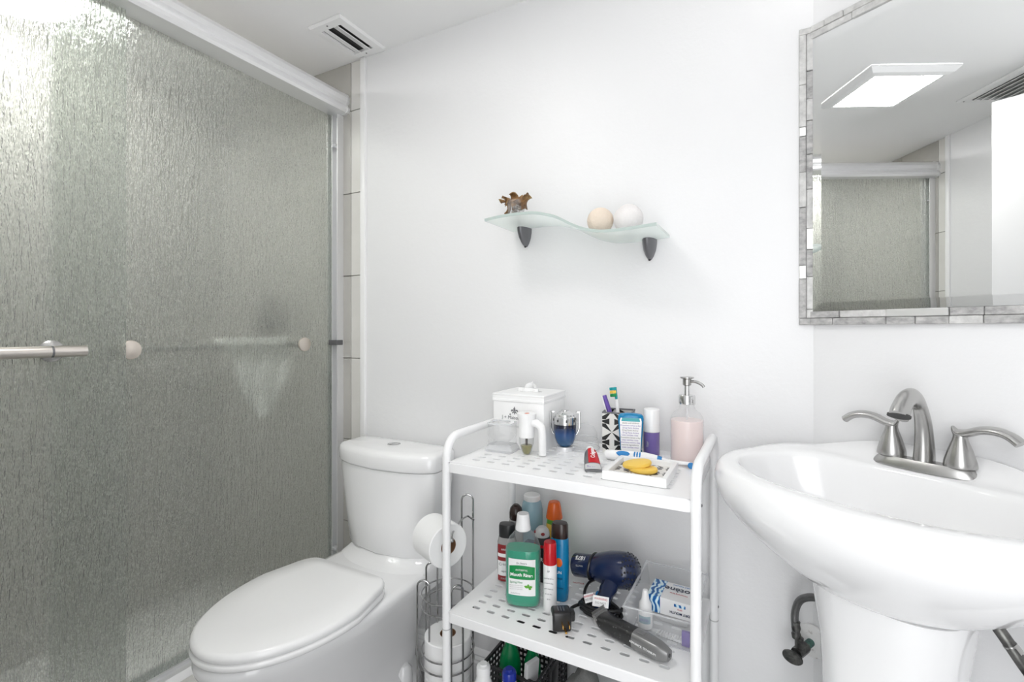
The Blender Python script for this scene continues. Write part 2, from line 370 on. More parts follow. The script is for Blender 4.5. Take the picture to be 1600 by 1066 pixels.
# shower walls: grout bed with tiles set on it
ws_b = struct(B().box(XS-.02, -1.30, YB+.008, YB+T, 0, ZC).out('wall_shower_back', 'grout', smooth=0))
ws_l = struct(B().box(XS-T, XS-.008, YF-T, YB+T, 0, ZC).out('wall_shower_left', 'grout', smooth=0))
ws_f = struct(B().box(XS-.02, -1.327, YF-T, YF-.008, 0, ZC).out('wall_shower_front', 'grout', smooth=0))
floor = struct(B().box(XS-T, EX+T, YF-T, YB+T, -.1, -.008).out('floor', 'grout', smooth=0))
ceiling = struct(B().box(XS-T, EX+T, YF-T, YB+T, ZC, ZC+.08).out('ceiling', 'ceil', smooth=0))
def tiles(parent, axis, fixed, us, vs, g=.0025, th=.008, m='tile', name='tile', out=1):
    """tiles between the grid lines us, vs; axis is the wall normal; out=-1/+1 which side the wall body is"""
    cache = {}
    for i in range(len(us)-1):
        for j in range(len(vs)-1):
            w, h = us[i+1]-us[i]-g, vs[j+1]-vs[j]-g; key = (round(w, 4), round(h, 4))
            cu, cv = (us[i]+us[i+1])/2, (vs[j]+vs[j+1])/2
            if key not in cache:
                dims = {'y': (w, th, h), 'x': (th, w, h), 'z': (w, h, th)}[axis]
                o = B().box(-dims[0]/2, dims[0]/2, -dims[1]/2, dims[1]/2, -dims[2]/2, dims[2]/2, bev=.0012, seg=1).out(name, m)
                cache[key] = o.data
            else:
                o = bpy.data.objects.new(name, cache[key]); COL.objects.link(o)
            c = fixed+out*th/2
            o.location = {'y': (cu, c, cv), 'x': (c, cu, cv), 'z': (cu, cv, c)}[axis]; o.parent = parent
zt = [0, .126, .43, .734, 1.034, 1.338, 1.642, 1.946, ZC]
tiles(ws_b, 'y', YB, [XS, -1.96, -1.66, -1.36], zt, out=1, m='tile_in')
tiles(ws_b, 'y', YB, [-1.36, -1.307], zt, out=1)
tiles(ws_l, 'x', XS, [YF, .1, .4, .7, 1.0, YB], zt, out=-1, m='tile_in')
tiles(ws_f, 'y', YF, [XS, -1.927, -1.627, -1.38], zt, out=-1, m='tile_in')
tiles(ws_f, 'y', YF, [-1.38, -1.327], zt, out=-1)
fx = [XS]+[XS+.3*i for i in range(1, 12)]
tiles(floor, 'z', 0, fx, [-.2, .1, .4, .7, 1.0, YB], g=.004, m='floort', out=-1)
# curb under the glass
curb = struct(B().box(-1.475, -1.355, YF, YB, 0, .192).out('trim_1', 'grout', smooth=0)); 
tiles(curb, 'z', .2, [-1.48, -1.35], [-.2, .1, .4, .7, 1.0, YB], out=-1, m='curbt')
tiles(curb, 'x', -1.347, [-.2, .1, .4, .7, 1.0, YB], [0, .2], out=-1, m='curbt')
struct(B().box(XS, -1.485, YF, YB, .0, .05, bev=.004).out('floor_shower_bounce', 'trim'))  # white slab added to bounce light up inside the shower
# corner trim strips where tile meets paint
struct(B().box(-1.307, -1.284, YB-.009, YB+.01, 0, ZC, bev=.003).out('trim_2', 'trim'))
struct(B().box(-1.330, -1.307, YF-.01, YF+.009, 0, ZC, bev=.003).out('trim_3', 'trim'))
# baseboards
bp = [(0, 0), (-.014, 0), (-.014, .095), (-.010, .100), (-.012, .106), (-.008, .115), (-.010, .120), (-.004, .132), (0, .136)]
struct(B().prism([(YB+y, z) for y, z in bp], 'x', -1.284, CX).out('baseboard_back', 'trim', smooth=0))
mt = Matrix.Translation((CX, CY, 0)) @ Matrix.Rotation(SROT, 4, 'Z')
struct(B().prism([(y, z) for y, z in bp], 'x', 0, SL, mtx=mt).out('baseboard_right', 'trim', smooth=0))
struct(B().prism([(YF-y, z) for y, z in bp], 'x', -1.307, DX0-.06).out('baseboard_front', 'trim', smooth=0))
# doorway casing and the door leaf swung into the room (seen in the mirror)
dc = B().box(DX0-.055, DX0+.001, YF-.001, YF+.012, 0, DH+.05, bev=.003); dc.box(DX1, DX1+.055, YF-.001, YF+.012, 0, DH+.05, bev=.003); dc.box(DX0-.055, DX1+.055, YF-.001, YF+.012, DH, DH+.055, bev=.003)
struct(dc.out('trim_4', 'trim'))
dl = thing('door_1', 'x', 'x'); del dl['label']; del dl['category']; dl['kind'] = 'structure'
dl.location = (-.222, -.166, 0); dl.rotation_euler = (0, 0, math.atan2(.573, -.819))
DLW = .575
B().box(0, DLW, -.0175, .0175, .01, 2.0, bev=.002).out('door_leaf', 'trim', dl)
for sy in (-1, 1):
    for (z0, z1) in ((.2, .95), (1.30, 1.86)):
        yy = sy*.0175
        f = B()
        for (x0, x1, a, c) in ((.10, .125, z0, z1), (DLW-.125, DLW-.10, z0, z1), (.10, DLW-.10, z0, z0+.025), (.10, DLW-.10, z1-.025, z1)):
            f.box(x0, x1, min(yy, yy+sy*.006), max(yy, yy+sy*.006), a, c, bev=.002)
        f.out('panel_moulding', 'trim', dl)
B().lathe([(.0, 0), (.012, 0), (.012, .03), (.026, .04), (.028, .055), (.015, .066), (0, .068)], 20, mtx=Matrix.Translation((DLW-.06, .0175, .98)) @ Matrix.Rotation(-PI/2, 4, 'X')).out('door_knob', 'steel', dl)
# ------------------------------------------------------------ ceiling items
t = thing('ceiling_light', 'square flat white LED panel lamp glowing on the ceiling, seen in the mirror', 'ceiling light', (-.80, .49, ZC))
f = B(); fr = [(.165, -.0005), (.165, -.006), (.15, -.022), (.135, -.026), (.125, -.024)]
rings = [[(r, -r, z), (r, r, z), (-r, r, z), (-r, -r, z)] for r, z in fr]
f.rings(rings, False, False).out('frame', 'trim', t, smooth=20)
B().box(-.126, .126, -.126, .126, -.023, -.018).out('diffuser', 'panel', t, smooth=0)
t = thing('shower_fill_light', 'round white fill lamp added above the shower to brighten it', 'ceiling light', (-1.90, .50, ZC))  # lamp added only to brighten the shower interior behind the glass
B().rings([[(r*math.cos(2*PI*i/40), r*math.sin(2*PI*i/40), z) for i in range(40)] for r, z in ((.20, -.0005), (.218, -.001), (.216, -.008), (.20, -.012), (.20, -.0005))], False, False).out('trim_ring', 'trim', t)
B().lathe([(0, -.004), (.20, -.004), (.20, -.011), (0, -.0115)], 32).out('diffuser', 'shower_fill', t)
def vent(name, label, x0, x1, y0, y1, n, along):
    t = thing(name, label, 'vent', ((x0+x1)/2, (y0+y1)/2, ZC)); hx, hy = (x1-x0)/2, (y1-y0)/2
    w = .030 if along == 'y' else .034; f = B()
    def ring(ax, ay, z): return [(ax, -ay, z), (ax, ay, z), (-ax, ay, z), (-ax, -ay, z)]
    f.rings([ring(hx, hy, -.0005), ring(hx, hy, -.003), ring(hx-.006, hy-.006, -.009), ring(hx-w, hy-w, -.011), ring(hx-w, hy-w, -.0005)], False, False).out('flange', 'trim', t, smooth=15)
    B().box(-hx+w-.001, hx-w+.001, -hy+w-.001, hy-w+.001, -.0015, -.0008).out('backing', 'dark' if along == 'y' else 'printg', t, smooth=0)
    ih = (hx-w) if along == 'y' else (hy-w); il = (hy-w) if along == 'y' else (hx-w)
    for k in range(n):
        c = -ih+(k+.5)*2*ih/n; hw = ih/n*.86
        pr = [(c-hw, -.003), (c-hw*.4, -.006), (c+hw*.4, -.012), (c+hw*.7, -.016), (c+hw*.8, -.0145), (c+hw*.5, -.010), (c-hw*.3, -.0045), (c-hw, -.002)]
        B().prism([(a, z) for a, z in pr], along, -il, il).out('slat', 'trim', t, smooth=40)
    for sx_, sy_ in ((-1, 1), (1, -1)) if along == 'x' else ((0, 1), (0, -1)):
        B().ball((sx_*(hx-.018), sy_*(hy-.016), -.0105), .003, sz=.5, u=10, v=6).out('screw', 'grip', t)
    return t
# open along y for the near one: prism axis y uses (x,z)
vent('ceiling_vent', 'white rectangular ceiling vent with long slats above the shower corner', -1.325, -1.178, 1.080, 1.284, 2, 'y')
vent('ceiling_vent', 'grey slatted ceiling vent seen at the right edge of the mirror', -.943, -.63, -.16, .085, 6, 'x')

# ------------------------------------------------------------ shower door
t = thing('shower_door_header', 'white aluminium header rail running above the sliding shower glass', 'rail', (0, 0, 0))
hp = [(-1.46, 1.936), (-1.455, 2.016), (-1.43, 2.022), (-1.395, 2.018), (-1.374, 2.006), (-1.367, 1.992), (-1.368, 1.976), (-1.376, 1.968), (-1.372, 1.960), (-1.366, 1.956), (-1.366, 1.946), (-1.372, 1.938), (-1.385, 1.936)]
B().prism([(x, z) for x, z in hp], 'y', YF+.012, YB-.012).out('rail', 'alu', t, smooth=25)
for y0, y1 in ((YF, YF+.012), (YB-.012, YB)):
    B().prism([(-1.4+(x+1.4)*1.04, 1.978+(z-1.978)*1.04) for x, z in hp], 'y', y0, y1).out('end_cap', 'alu', t, smooth=25)
for yj, s in ((YB, -1), (YF, 1)):
    t = thing('door_jamb', 'tall satin aluminium jamb channel fixed to the tile %s' % ('beside the toilet' if s < 0 else 'at the far end, seen in the mirror'), 'jamb', (0, yj, 0))
    jb = B()
    for x in (-1.452, -1.428, -1.400):
        jb.box(x-.0015, x+.0015, min(0, s*.028), max(0, s*.028), .232, 1.934)
    jb.box(-1.452, -1.400, min(0, s*.004), max(0, s*.004), .232, 1.934)
    jb.out('channel', 'alu', t, smooth=0)
    for zb in (.33, 1.092, 1.82):
        B().box(*((-1.444, -1.396, min(s*.004, s*.034), max(s*.004, s*.034), zb-.009, zb+.009) if zb == 1.092 else (-1.425, -1.405, min(s*.004, s*.030), max(s*.004, s*.030), zb-.006, zb+.006)), bev=.002).out('bumper', 'grip' if zb == 1.092 else 'clear_rim', t)
t = thing('shower_threshold', 'low aluminium bottom track under the shower glass', 'track')
tp = [(-1.465, .2005), (-1.465, .232), (-1.455, .232), (-1.455, .212), (-1.43, .212), (-1.43, .222), (-1.426, .222), (-1.426, .212), (-1.403, .212), (-1.403, .214), (-1.385, .2005)]
B().prism(tp, 'y', YF+.003, YB-.003).out('track', 'alu', t, smooth=0)
go = thing('shower_glass_panel', 'outer sliding pane of rain-textured glass, nearer the camera, with handle bar', 'glass panel', (-1.415, .21, 0))
pane(-.40, .405, go)
hb = B().tube([(.052, -.36, 1.092), (.052, .306, 1.092)], .0125, 20).out('handle_bar', 'bar', go)
B().tube([(.052, .245, 1.092), (.052, .249, 1.092)], .0127, 20).out('seam_ring', 'grip', hb)
for y in (.262, -.30):
    B().lathe([(0, 0), (.022, 0), (.024, .004), (.02, .007), (.008, .009), (.0075, .05), (0, .05)], 24, mtx=Matrix.Translation((.003, y, 1.092)) @ Matrix.Rotation(PI/2, 4, 'Y')).out('mount', 'steel', go)
    B().lathe([(0, 0), (.022, 0), (.022, .004), (0, .0045)], 24, mtx=Matrix.Translation((-.003, y, 1.092)) @ Matrix.Rotation(-PI/2, 4, 'Y')).out('washer', 'steel', go)
gi = thing('shower_glass_panel', 'inner sliding pane of rain-textured glass behind the toilet, with two round knobs', 'glass panel', (-1.441, .90, 0))
pane(-.42, .385, gi)
for y in (-.266, .257):
    B().lathe([(0, 0), (.020, 0), (.0235, .001), (.0245, .004), (.0235, .0085), (.021, .010), (0, .0102)], 32, mtx=Matrix.Translation((.003, y, 1.088)) @ Matrix.Rotation(PI/2, 4, 'Y')).out('knob', 'knob', gi)
    B().tube([(-.003, y, 1.088), (-.058, y, 1.088)], .008, 14).out('standoff', 'steel', gi)
B().tube([(-.05, -.30, 1.088), (-.05, .29, 1.088)], .0105, 16).out('towel_bar', 'steel', gi)
# towel hung over the inner bar
tw = thing('bath_towel', 'white towel hanging over the bar behind the textured shower glass', 'towel', (-1.491, 0, 0))
def cloth(pts_top, pts_bot, xo, nx=26, nz=14):
    rows = []
    for k in range(nz+1):
        f = k/nz; row = []
        for i in range(nx+1):
            u = i/nx
            yt = pts_top[0][0]+(pts_top[1][0]-pts_top[0][0])*u
            yb = yt
            # lower outline by interpolation
            zb = 0
            for a in range(len(pts_bot)-1):
                if pts_bot[a][0] <= u <= pts_bot[a+1][0]:
                    w = (u-pts_bot[a][0])/(pts_bot[a+1][0]-pts_bot[a][0]); zb = pts_bot[a][1]*(1-w)+pts_bot[a+1][1]*w
            z = 1.101*(1-f)+zb*f
            y = yt+(.05*(1-u)*f)
            row.append((xo+.006*math.sin(u*17+f*2)*f, y, z))
        rows.append(row)
    return rows
tb = B()
r1 = cloth([(.885, 0), (1.125, 0)], [(0, 1.02), (.15, .93), (.42, .845), (.62, .86), (.8, .925), (1, .965)], .014)
r2 = cloth([(.885, 0), (1.125, 0)], [(0, 1.06), (.5, 1.0), (1, 1.03)], -.015)
topf = [[(math.cos(a)*.0145, r1[0][i][1], 1.099+math.sin(a)*.0145) for i in range(27)] for a in [PI*k/6 for k in range(7)]]
tb.rings(r1[::-1]+topf+r2[:1], False, False, closed=False)
tb.out('terry_cloth', 'towel', tw)
# shower fittings seen faintly through the glass
t = thing('shower_valve', 'dark round shower valve on the tile behind the glass', 'valve', (-1.79, YB, 1.20))
RX = Matrix.Rotation(PI/2, 4, 'X')
B().lathe([(0, 0), (.085, 0), (.085, .006), (.04, .012), (.035, .05), (.0, .052)], 32, mtx=RX).out('escutcheon', 'steel', t)
B().tube([(0, -.05, 0), (-.005, -.06, -.03), (-.01, -.065, -.09)], [.016, .013, .009], 12).out('lever', 'steel', t)
t = thing('shower_fixture', 'round shower head on a bent arm behind the glass', 'shower head', (-1.79, YB, 1.97))
B().tube(spline([(0, 0, 0), (0, -.06, .01), (0, -.13, -.03), (0, -.17, -.07)]), .009, 12).out('arm', 'steel', t)
B().lathe([(0, 0), (.015, 0), (.02, -.02), (.05, -.05), (.052, -.065), (0, -.066)], 28, mtx=Matrix.Translation((0, -.17, -.07)) @ Matrix.Rotation(math.radians(-30), 4, 'X')).out('head', 'steel', t)

# ------------------------------------------------------------ toilet
TX = -1.065
toi = thing('toilet', 'white one-piece elongated toilet with closed lid beside the shower glass', 'toilet', (TX, YB-.012, 0))
def egg(hw, yf, yb, z, n=56, pb=5., ymid=None, pf=2.1, cut=0):
    """plan outline: front (toward -y) elliptical, back squarish; y measured from wall"""
    ym = ymid if ymid is not None else yb-(yb-yf)*.42
    r = []
    for i in range(n):
        a = 2*PI*i/n; c, s = math.cos(a), math.sin(a)
        if s < 0: x = hw*math.copysign(abs(c)**(2/pf), c); y = ym+(ym-yf)*-(abs(s)**(2/pf))
        else: x = hw*math.copysign(abs(c)**(2/pb), c); y = ym+(yb-ym)*(abs(s)**(2/pb))
        if cut and s > 0: x *= 1-cut*((y-ym)/(yb-ym))**2
        r.append((x, y, z))
    return r
# body loft, wall side at y=0
bs = [(.120, -.545, -.03, 0.), (.117, -.540, -.03, .02), (.15, -.535, -.05, .05), (.104, -.545, -.06, .12), (.112, -.575, -.05, .20), (.128, -.615, -.03, .27), (.150, -.655, -.01, .33), (.168, -.684, 0, .375), (.176, -.694, 0, .398), (.176, -.694, 0, .410), (.170, -.688, -.004, .417), (.155, -.66, -.02, .420)]
body = B(); body.rings([egg(hw, yf, yb, z, pb=4 if z > .1 else 3) for hw, yf, yb, z in bs])
# pedestal under the tank blending into deck
def tank_ring(hw, yb, yf, z, bow=.045, n=64, p=5.):
    r = []; ym = (yb+yf)/2; hy = (yb-yf)/2
    for i in range(n):
        a = 2*PI*i/n; c, s = math.cos(a), math.sin(a)
        u = math.copysign(abs(c)**(2/p), c); v = math.copysign(abs(s)**(2/p), s)
        y = ym+hy*v
        if v < 0: y += bow*u*u*(-v)
        r.append((u*hw, y, z))
    return r
body.rings([tank_ring(.172, 0, -.21, .36, .04), tank_ring(.174, 0, -.215, .415, .04), tank_ring(.172, 0, -.205, .420, .045), tank_ring(.168, 0, -.182, .427, .045), tank_ring(.166, -.002, -.162, .436, .045), tank_ring(.165, -.004, -.156, .446, .045)])
body.out('bowl', 'ceramic', toi, smooth=60)
tk = B(); tk.rings([tank_ring(.163, 0, -.158, .444, p=7), tank_ring(.167, 0, -.161, .448, p=7), tank_ring(.179, 0, -.166, .54, p=7), tank_ring(.189, 0, -.170, .62, p=7), tank_ring(.195, 0, -.173, .69, p=7), tank_ring(.196, 0, -.173, .708, p=7)])
tk.out('tank', 'ceramic', toi, smooth=60).location = (-.009, 0, 0)
tl = B(); tl.rings([tank_ring(.192, 0, -.169, .709, p=7), tank_ring(.199, .002, -.177, .711, p=7), tank_ring(.201, .003, -.179, .716, p=7), tank_ring(.201, .003, -.179, .748, p=7), tank_ring(.199, .001, -.176, .757, p=7), tank_ring(.193, -.005, -.168, .763, p=7), tank_ring(.180, -.018, -.152, .766, p=7), tank_ring(.10, -.05, -.10, .767, .02, p=7)])
lid_t = tl.out('tank_lid', 'ceramic', toi, smooth=60); lid_t.location = (-.009, 0, 0)
fb = B().lathe([(.021, 0), (.0215, .0025), (.019, .0035), (.0185, .002)], 32, cy=-.078); fb.out('button_ring', 'chrome', toi).location = (-.009, 0, .766)
for s in (-1, 1):
    h = B(); pts = [(s*.0008, -.016)]+[(s*(.0008+.0165*math.sin(PI*k/12)), -.0165*math.cos(PI*k/12)) for k in range(1, 12)]+[(s*.0008, .016)]
    h.prism(pts, 'z', 0, .0036); o = h.out('flush_button', 'chrome', toi); o.location = (-.009, -.078, .7665)
def seat_ring(k, z): 
    return egg(.185*k, -.445-.250*k, -.275+.012*(k-1)*8, z, pb=14, ymid=-.42, pf=2.05, cut=.24)
s_ = B(); s_.rings([seat_ring(.975, .4205), seat_ring(.99, .422), seat_ring(1.0, .427), seat_ring(1.0, .433), seat_ring(.985, .437), seat_ring(.94, .438)]); s_.out('seat', 'seat', toi, smooth=50)
s_ = B(); s_.rings([seat_ring(.955, .4385), seat_ring(.985, .4395), seat_ring(.995, .444), seat_ring(.995, .450), seat_ring(.98, .456), seat_ring(.95, .459), seat_ring(.6, .461)]); s_.out('seat_lid', 'seat', toi, smooth=50)
for s in (-1, 1):
    B().box(s*.075-.016, s*.075+.016, -.285, -.262, .420, .437, bev=.005).out('hinge', 'seat', toi)
B().lathe([(.028, 0), (.028, .10), (.025, .125), (.015, .138), (0, .141)], 24).out('bolt_cover', 'ceramic', toi).location = (.100, -.16, 0)

# ------------------------------------------------------------ toilet paper stand
SX_, SY_ = -.772, 1.085
st = thing('toilet_paper_stand', 'chrome wire toilet paper stand between toilet and cart', 'paper stand', (SX_, SY_, 0))
w = B(); WR = .0022; R0 = .071
def circ(r, z, n=40): return [(r*math.cos(2*PI*i/n), r*math.sin(2*PI*i/n), z) for i in range(n)]
for z in (.425, .395, .275, .243, .06, .03): B().tube(circ(R0, z), WR, 8, closed=True).out('ring', 'wire', st)
def loop(ang, ztop, half=.016, tan=None):
    a = math.radians(ang); tx, ty = tan or (-math.sin(a), math.cos(a)); cx, cy = R0*math.cos(a), R0*math.sin(a)
    P = [(cx-tx*half, cy-ty*half, .005)]+[(cx+tx*half*-math.cos(PI*k/12), cy+ty*half*-math.cos(PI*k/12), ztop-half+half*math.sin(PI*k/12)) for k in range(13)]+[(cx+tx*half, cy+ty*half, .005)]
    B().tube(P, WR+.0004, 8).out('upright', 'wire', st)
for ang, zt_ in ((75, .672), (165, .480), (240, .475), (-35, .475)): loop(ang, zt_, tan=(.884, .468) if ang != -35 else None)
for k in range(10):
    a = math.radians(36*k+10); 
    B().tube([(R0*math.cos(a)*1.0, R0*math.sin(a), .03), (R0*1.16*math.cos(a), R0*1.16*math.sin(a), .26), (R0*math.cos(a), R0*math.sin(a), .275)], WR*.8, 6).out('scroll', 'wire', st) if k in (2, 8) else None
B().lathe([(0, 0), (.06, 0), (.064, .004), (0, .006)], 32).out('base_plate', 'wire', st)
for z in (.600, .609):
    pass
B().tube(spline([(.018, .072, .610), (.030, .02, .618), (.052, -.050, .616), (.060, -.068, .608), (.052, -.066, .5985), (-.046, -.0205, .5985)], 6), .0026, 8).out('roll_arm', 'wire', st)
B().tube([(.018, .072, .610), (.048, .055, .610)], .0026, 8).out('cross_bar', 'wire', st)
B().ball((.062, -.070, .6035), .005).out('arm_tip', 'wire', st)
def roll(label, loc, horiz=False, r=.060, L_=.10):
    t = thing('toilet_roll', label, 'toilet roll', loc)
    mx = Matrix.Rotation(PI/2, 4, 'Y') if horiz else Matrix.Identity(4)
    B().lathe([(.0215, 0), (r-.002, 0), (r, .002), (r, L_/2), (r-.0005, L_/2+.001), (r, L_-.002), (r-.002, L_), (.0215, L_)][:], 48, mtx=mx).out('paper', 'paper', t, smooth=50)
    # core tube, seen as a dark card sleeve proud by a hair
    rr = []
    for rad, z in ((.0222, -.0006), (.0206, -.0006), (.0206, L_+.0006), (.0222, L_+.0006)):
        rr.append([(rad*math.cos(2*PI*i/32), rad*math.sin(2*PI*i/32), z) for i in range(32)])
    rr.append(rr[0]); return t, rr, mx
def roll2(label, loc, horiz=False, r=.060, L_=.10):
    t = thing('toilet_roll', label, 'toilet roll', loc)
    mx = Matrix.Rotation(PI/2, 4, 'Y') if horiz else Matrix.Identity(4)
    def rg(rad, z): return [(rad*math.cos(2*PI*i/44), rad*math.sin(2*PI*i/44), z) for i in range(44)]
    b = B(); b.rings([rg(.0216, 0), rg(r-.002, 0), rg(r, .002), rg(r, L_-.002), rg(r-.002, L_), rg(.0216, L_), rg(.0216, 0)], False, False, mtx=mx); b.out('paper', 'paper', t, smooth=40)
    b = B(); b.rings([rg(.0216, -.0004), rg(.0202, -.0004), rg(.0202, L_+.0004), rg(.0216, L_+.0004), rg(.0216, -.0004)], False, False, mtx=mx); b.out('cardboard_core', 'card', t, smooth=40)
    if horiz: B().box(-r*.72-.0006, -r*.69, r*.70, r*.716, .001, L_*.99, mtx=mx).out('loose_edge', 'paper', t, smooth=0)
    return t
roll2('toilet roll on the arm of the wire stand, beside the tank', (SX_-.042, SY_-.022, .5985-.0165), True, .056, .096).rotation_euler = (0, 0, -.42)
roll2('toilet roll standing in the wire stand, topmost of the stack', (SX_, SY_, .212), False, .063)
roll2('toilet roll in the wire stand, just below the topmost one', (SX_, SY_, .111), False, .063)
roll2('toilet roll at the foot of the wire stand', (SX_, SY_, .0085), False, .063)

# ------------------------------------------------------------ cart
X0, X1, Y0, Y1 = -.667, -.1156, .932, 1.262
ct = thing('storage_cart', 'white three-tier metal cart with slotted shelves between toilet and sink', 'cart', ((X0+X1)/2, (Y0+Y1)/2, 0))
ccx, ccy = (X0+X1)/2, (Y0+Y1)/2
RT = .0098
for x in (X0-ccx, X1-ccx):
    y0, y1, zt_, rc = Y0-ccy, Y1-ccy, .886, .045
    P = [(x, y0, .03), (x, y0, zt_-rc)]+[(x, y0+rc-rc*math.cos(PI/2*k/8), zt_-rc+rc*math.sin(PI/2*k/8)) for k in range(1, 9)]+[(x, y1-rc+rc*math.sin(PI/2*k/8), zt_-rc+rc*math.cos(PI/2*k/8)) for k in range(0, 9)]+[(x, y1, .03)]
    B().tube(P, RT, 18).out('side_frame', 'cart', ct, smooth=50)
    for y in (y0, y1):
        B().tube([(x, y, .438), (x, y, .4405)], RT*1.05, 16).out('joint_ring', 'printg', ct)
        for z in (.822, .472, .122):
            sgn = 1 if x > 0 else -1
            B().ball((x+sgn*RT, y, z), .0032, sx=.5, u=10, v=6).out('screw', 'grip', ct)
        # caster
        B().box(x-.012, x+.012, y-.01, y+.01, .018, .045, bev=.003).out('caster_fork', 'white', ct)
        B().tube([(x-.008, y, .018), (x+.008, y, .018)], .018, 18).out('wheel', 'printg', ct)
def slotted(z):
    th, lip = .0018, .024
    b = bmesh.new()
    sx0, sx1, sy0, sy1 = X0+.009-ccx, X1-.009-ccx, Y0-.006-ccy, Y1+.004-ccy
    px_, py_ = .03918, .0275; gx0 = -.609-px_/2-ccx; gy0 = .971-py_/2-ccy; nx, ny = 12, 10
    gx1, gy1 = gx0+nx*px_, gy0+ny*py_
    def quad(a, b_, c, d): b.faces.new([b.verts.new(p) for p in (a, b_, c, d)])
    def plate(x0, x1, y0, y1):
        quad((x0, y0, z), (x1, y0, z), (x1, y1, z), (x0, y1, z)); quad((x0, y0, z-th), (x0, y1, z-th), (x1, y1, z-th), (x1, y0, z-th))
    plate(sx0, sx1, sy0, gy0); plate(sx0, sx1, gy1, sy1); plate(sx0, gx0, gy0, gy1); plate(gx1, sx1, gy0, gy1)
    hl, hr = .0055, .0050     # stadium: half straight, end radius
    rim, hole = [], []
    for k in range(16):
        a = 2*PI*(k+.5)/16; c, s = math.cos(a), math.sin(a)
        hole.append((math.copysign(hl, c)+hr*c, hr*s))
    hx, hy = px_/2, py_/2
    import itertools
    def onrect(c, s):
        t_ = min(hx/abs(c) if abs(c) > 1e-9 else 9, hy/abs(s) if abs(s) > 1e-9 else 9); return (c*t_, s*t_)
    angs = [math.atan2(p[1], p[0]) for p in hole]
    rim = [onrect(math.cos(a), math.sin(a)) for a in angs]
    # put exact corners on nearest rim points
    for sx_ in (-1, 1):
        for sy_ in (-1, 1):
            i = min(range(16), key=lambda q: (rim[q][0]-sx_*hx)**2+(rim[q][1]-sy_*hy)**2); rim[i] = (sx_*hx, sy_*hy)
    for i in range(nx):
        for j in range(ny):
            cx, cy = gx0+(i+.5)*px_, gy0+(j+.5)*py_
            vt = [b.verts.new((cx+p[0], cy+p[1], z)) for p in rim]; vh = [b.verts.new((cx+p[0], cy+p[1], z)) for p in hole]
            wt = [b.verts.new((cx+p[0], cy+p[1], z-th)) for p in rim]; wh = [b.verts.new((cx+p[0], cy+p[1], z-th)) for p in hole]
            for k in range(16):
                l = (k+1) % 16
                b.faces.new((vt[k], vt[l], vh[l], vh[k])); b.faces.new((wt[l], wt[k], wh[k], wh[l])); b.faces.new((vh[k], vh[l], wh[l], wh[k]))
    B1 = B(); B1.join(b)
    # rolled skirt with rounded corners
    def rr_(ins, zz):
        r = []; rc = .008-ins if ins < .008 else .0005
        for (cx, cy, a0) in ((sx1-ins-rc, sy1-ins-rc, 0), (sx0+ins+rc, sy1-ins-rc, 90), (sx0+ins+rc, sy0+ins+rc, 180), (sx1-ins-rc, sy0+ins+rc, 270)):
            for k in range(5):
                a = math.radians(a0+22.5*k); r.append((cx+rc*math.cos(a), cy+rc*math.sin(a), zz))
        return r
    B1.rings([rr_(.004, z+.0002), rr_(.0012, z-.0006), rr_(-.0008, z-.003), rr_(-.001, z-.006), rr_(-.001, z-lip), rr_(.0006, z-lip), rr_(.0006, z-.004)], False, False)
    return B1
for z in (.832, .483, .133):
    slotted(z).out('shelf', 'cart', ct, smooth=30)

# ------------------------------------------------------------ sink
sk = thing('pedestal_sink', 'white oval ceramic pedestal sink under the mirror', 'sink', (CX, CY, 0), SROT)
# local frame: x along wall, -y into the room
def outline(k, n=96, a=.278, bf=.21, bb=.20, cs=.212, cn=.198):
    r = []
    for i in range(n):
        t_ = 2*PI*i/n; c, s = math.cos(t_), math.sin(t_)
        x = a*math.copysign(abs(c)**(2/2.15), c); y = (bf if s > 0 else bb)*math.copysign(abs(s)**(2/(2.05 if s > 0 else 3.0)), s)
        r.append((cs+x*k, cn+y*k))
    return r
def basin(k, n=96, a=.232, b_=.142, cs=.212, cn=.213):
    r = []
    for i in range(n):
        t_ = 2*PI*i/n; c, s = math.cos(t_), math.sin(t_)
        x = a*math.copysign(abs(c)**(2/2.1), c); y = b_*math.copysign(abs(s)**(2/(2.0 if s > 0 else 2.6)), s)
        r.append((cs+x*k, cn+y*k))
    return r
def fixwall(s, n):
    n = max(n, .002)
    if s < 0: n = max(n, -.64*s+.003)
    return s, n
def lift(s, n, f):
    e = max(0, min(1, (.055-n)/.045)); e = e*e*(3-2*e); side = max(0, min(1, (.26-abs(s-.23))/.20)); side = side*side*(3-2*side); g = max(0, min(1, (.16-n)/.14)); g = g*g*(3-2*g)
    return f*(.012*g*(1-side)+e*(.006+.030*side))
def ringz(pts, z, f=1., zf=None):
    out = []
    for s, n in pts:
        s, n = fixwall(s, n); out.append((s, -n, (zf(s, n) if zf else z)+lift(s, n, f)))
    return out
R_ = []
for k, z in ((.34, .690), (.44, .701), (.54, .716), (.64, .735), (.75, .757), (.86, .783), (.94, .807), (.98, .825), (1.0, .846), (.998, .860), (.985, .871), (.965, .877), (.945, .8795)):
    R_.append(ringz(outline(k), z, 1. if z > .79 else max(0, (z-.7)/.09)))
oo, bb_ = outline(.945), basin(1.0)
for u, z in ((.35, .880), (.7, .879), (.92, .8775), (1.0, .875)):
    R_.append(ringz([(o[0]*(1-u)+q[0]*u, o[1]*(1-u)+q[1]*u) for o, q in zip(oo, bb_)], z, 1.))
for k, z in ((.985, .869), (.96, .855), (.92, .83), (.84, .795), (.70, .765), (.5, .748), (.3, .741), (.1, .738)):
    R_.append(ringz(basin(k), z, 0.))
B().rings(R_).out('basin', 'ceramic', sk, smooth=70)
pr = []
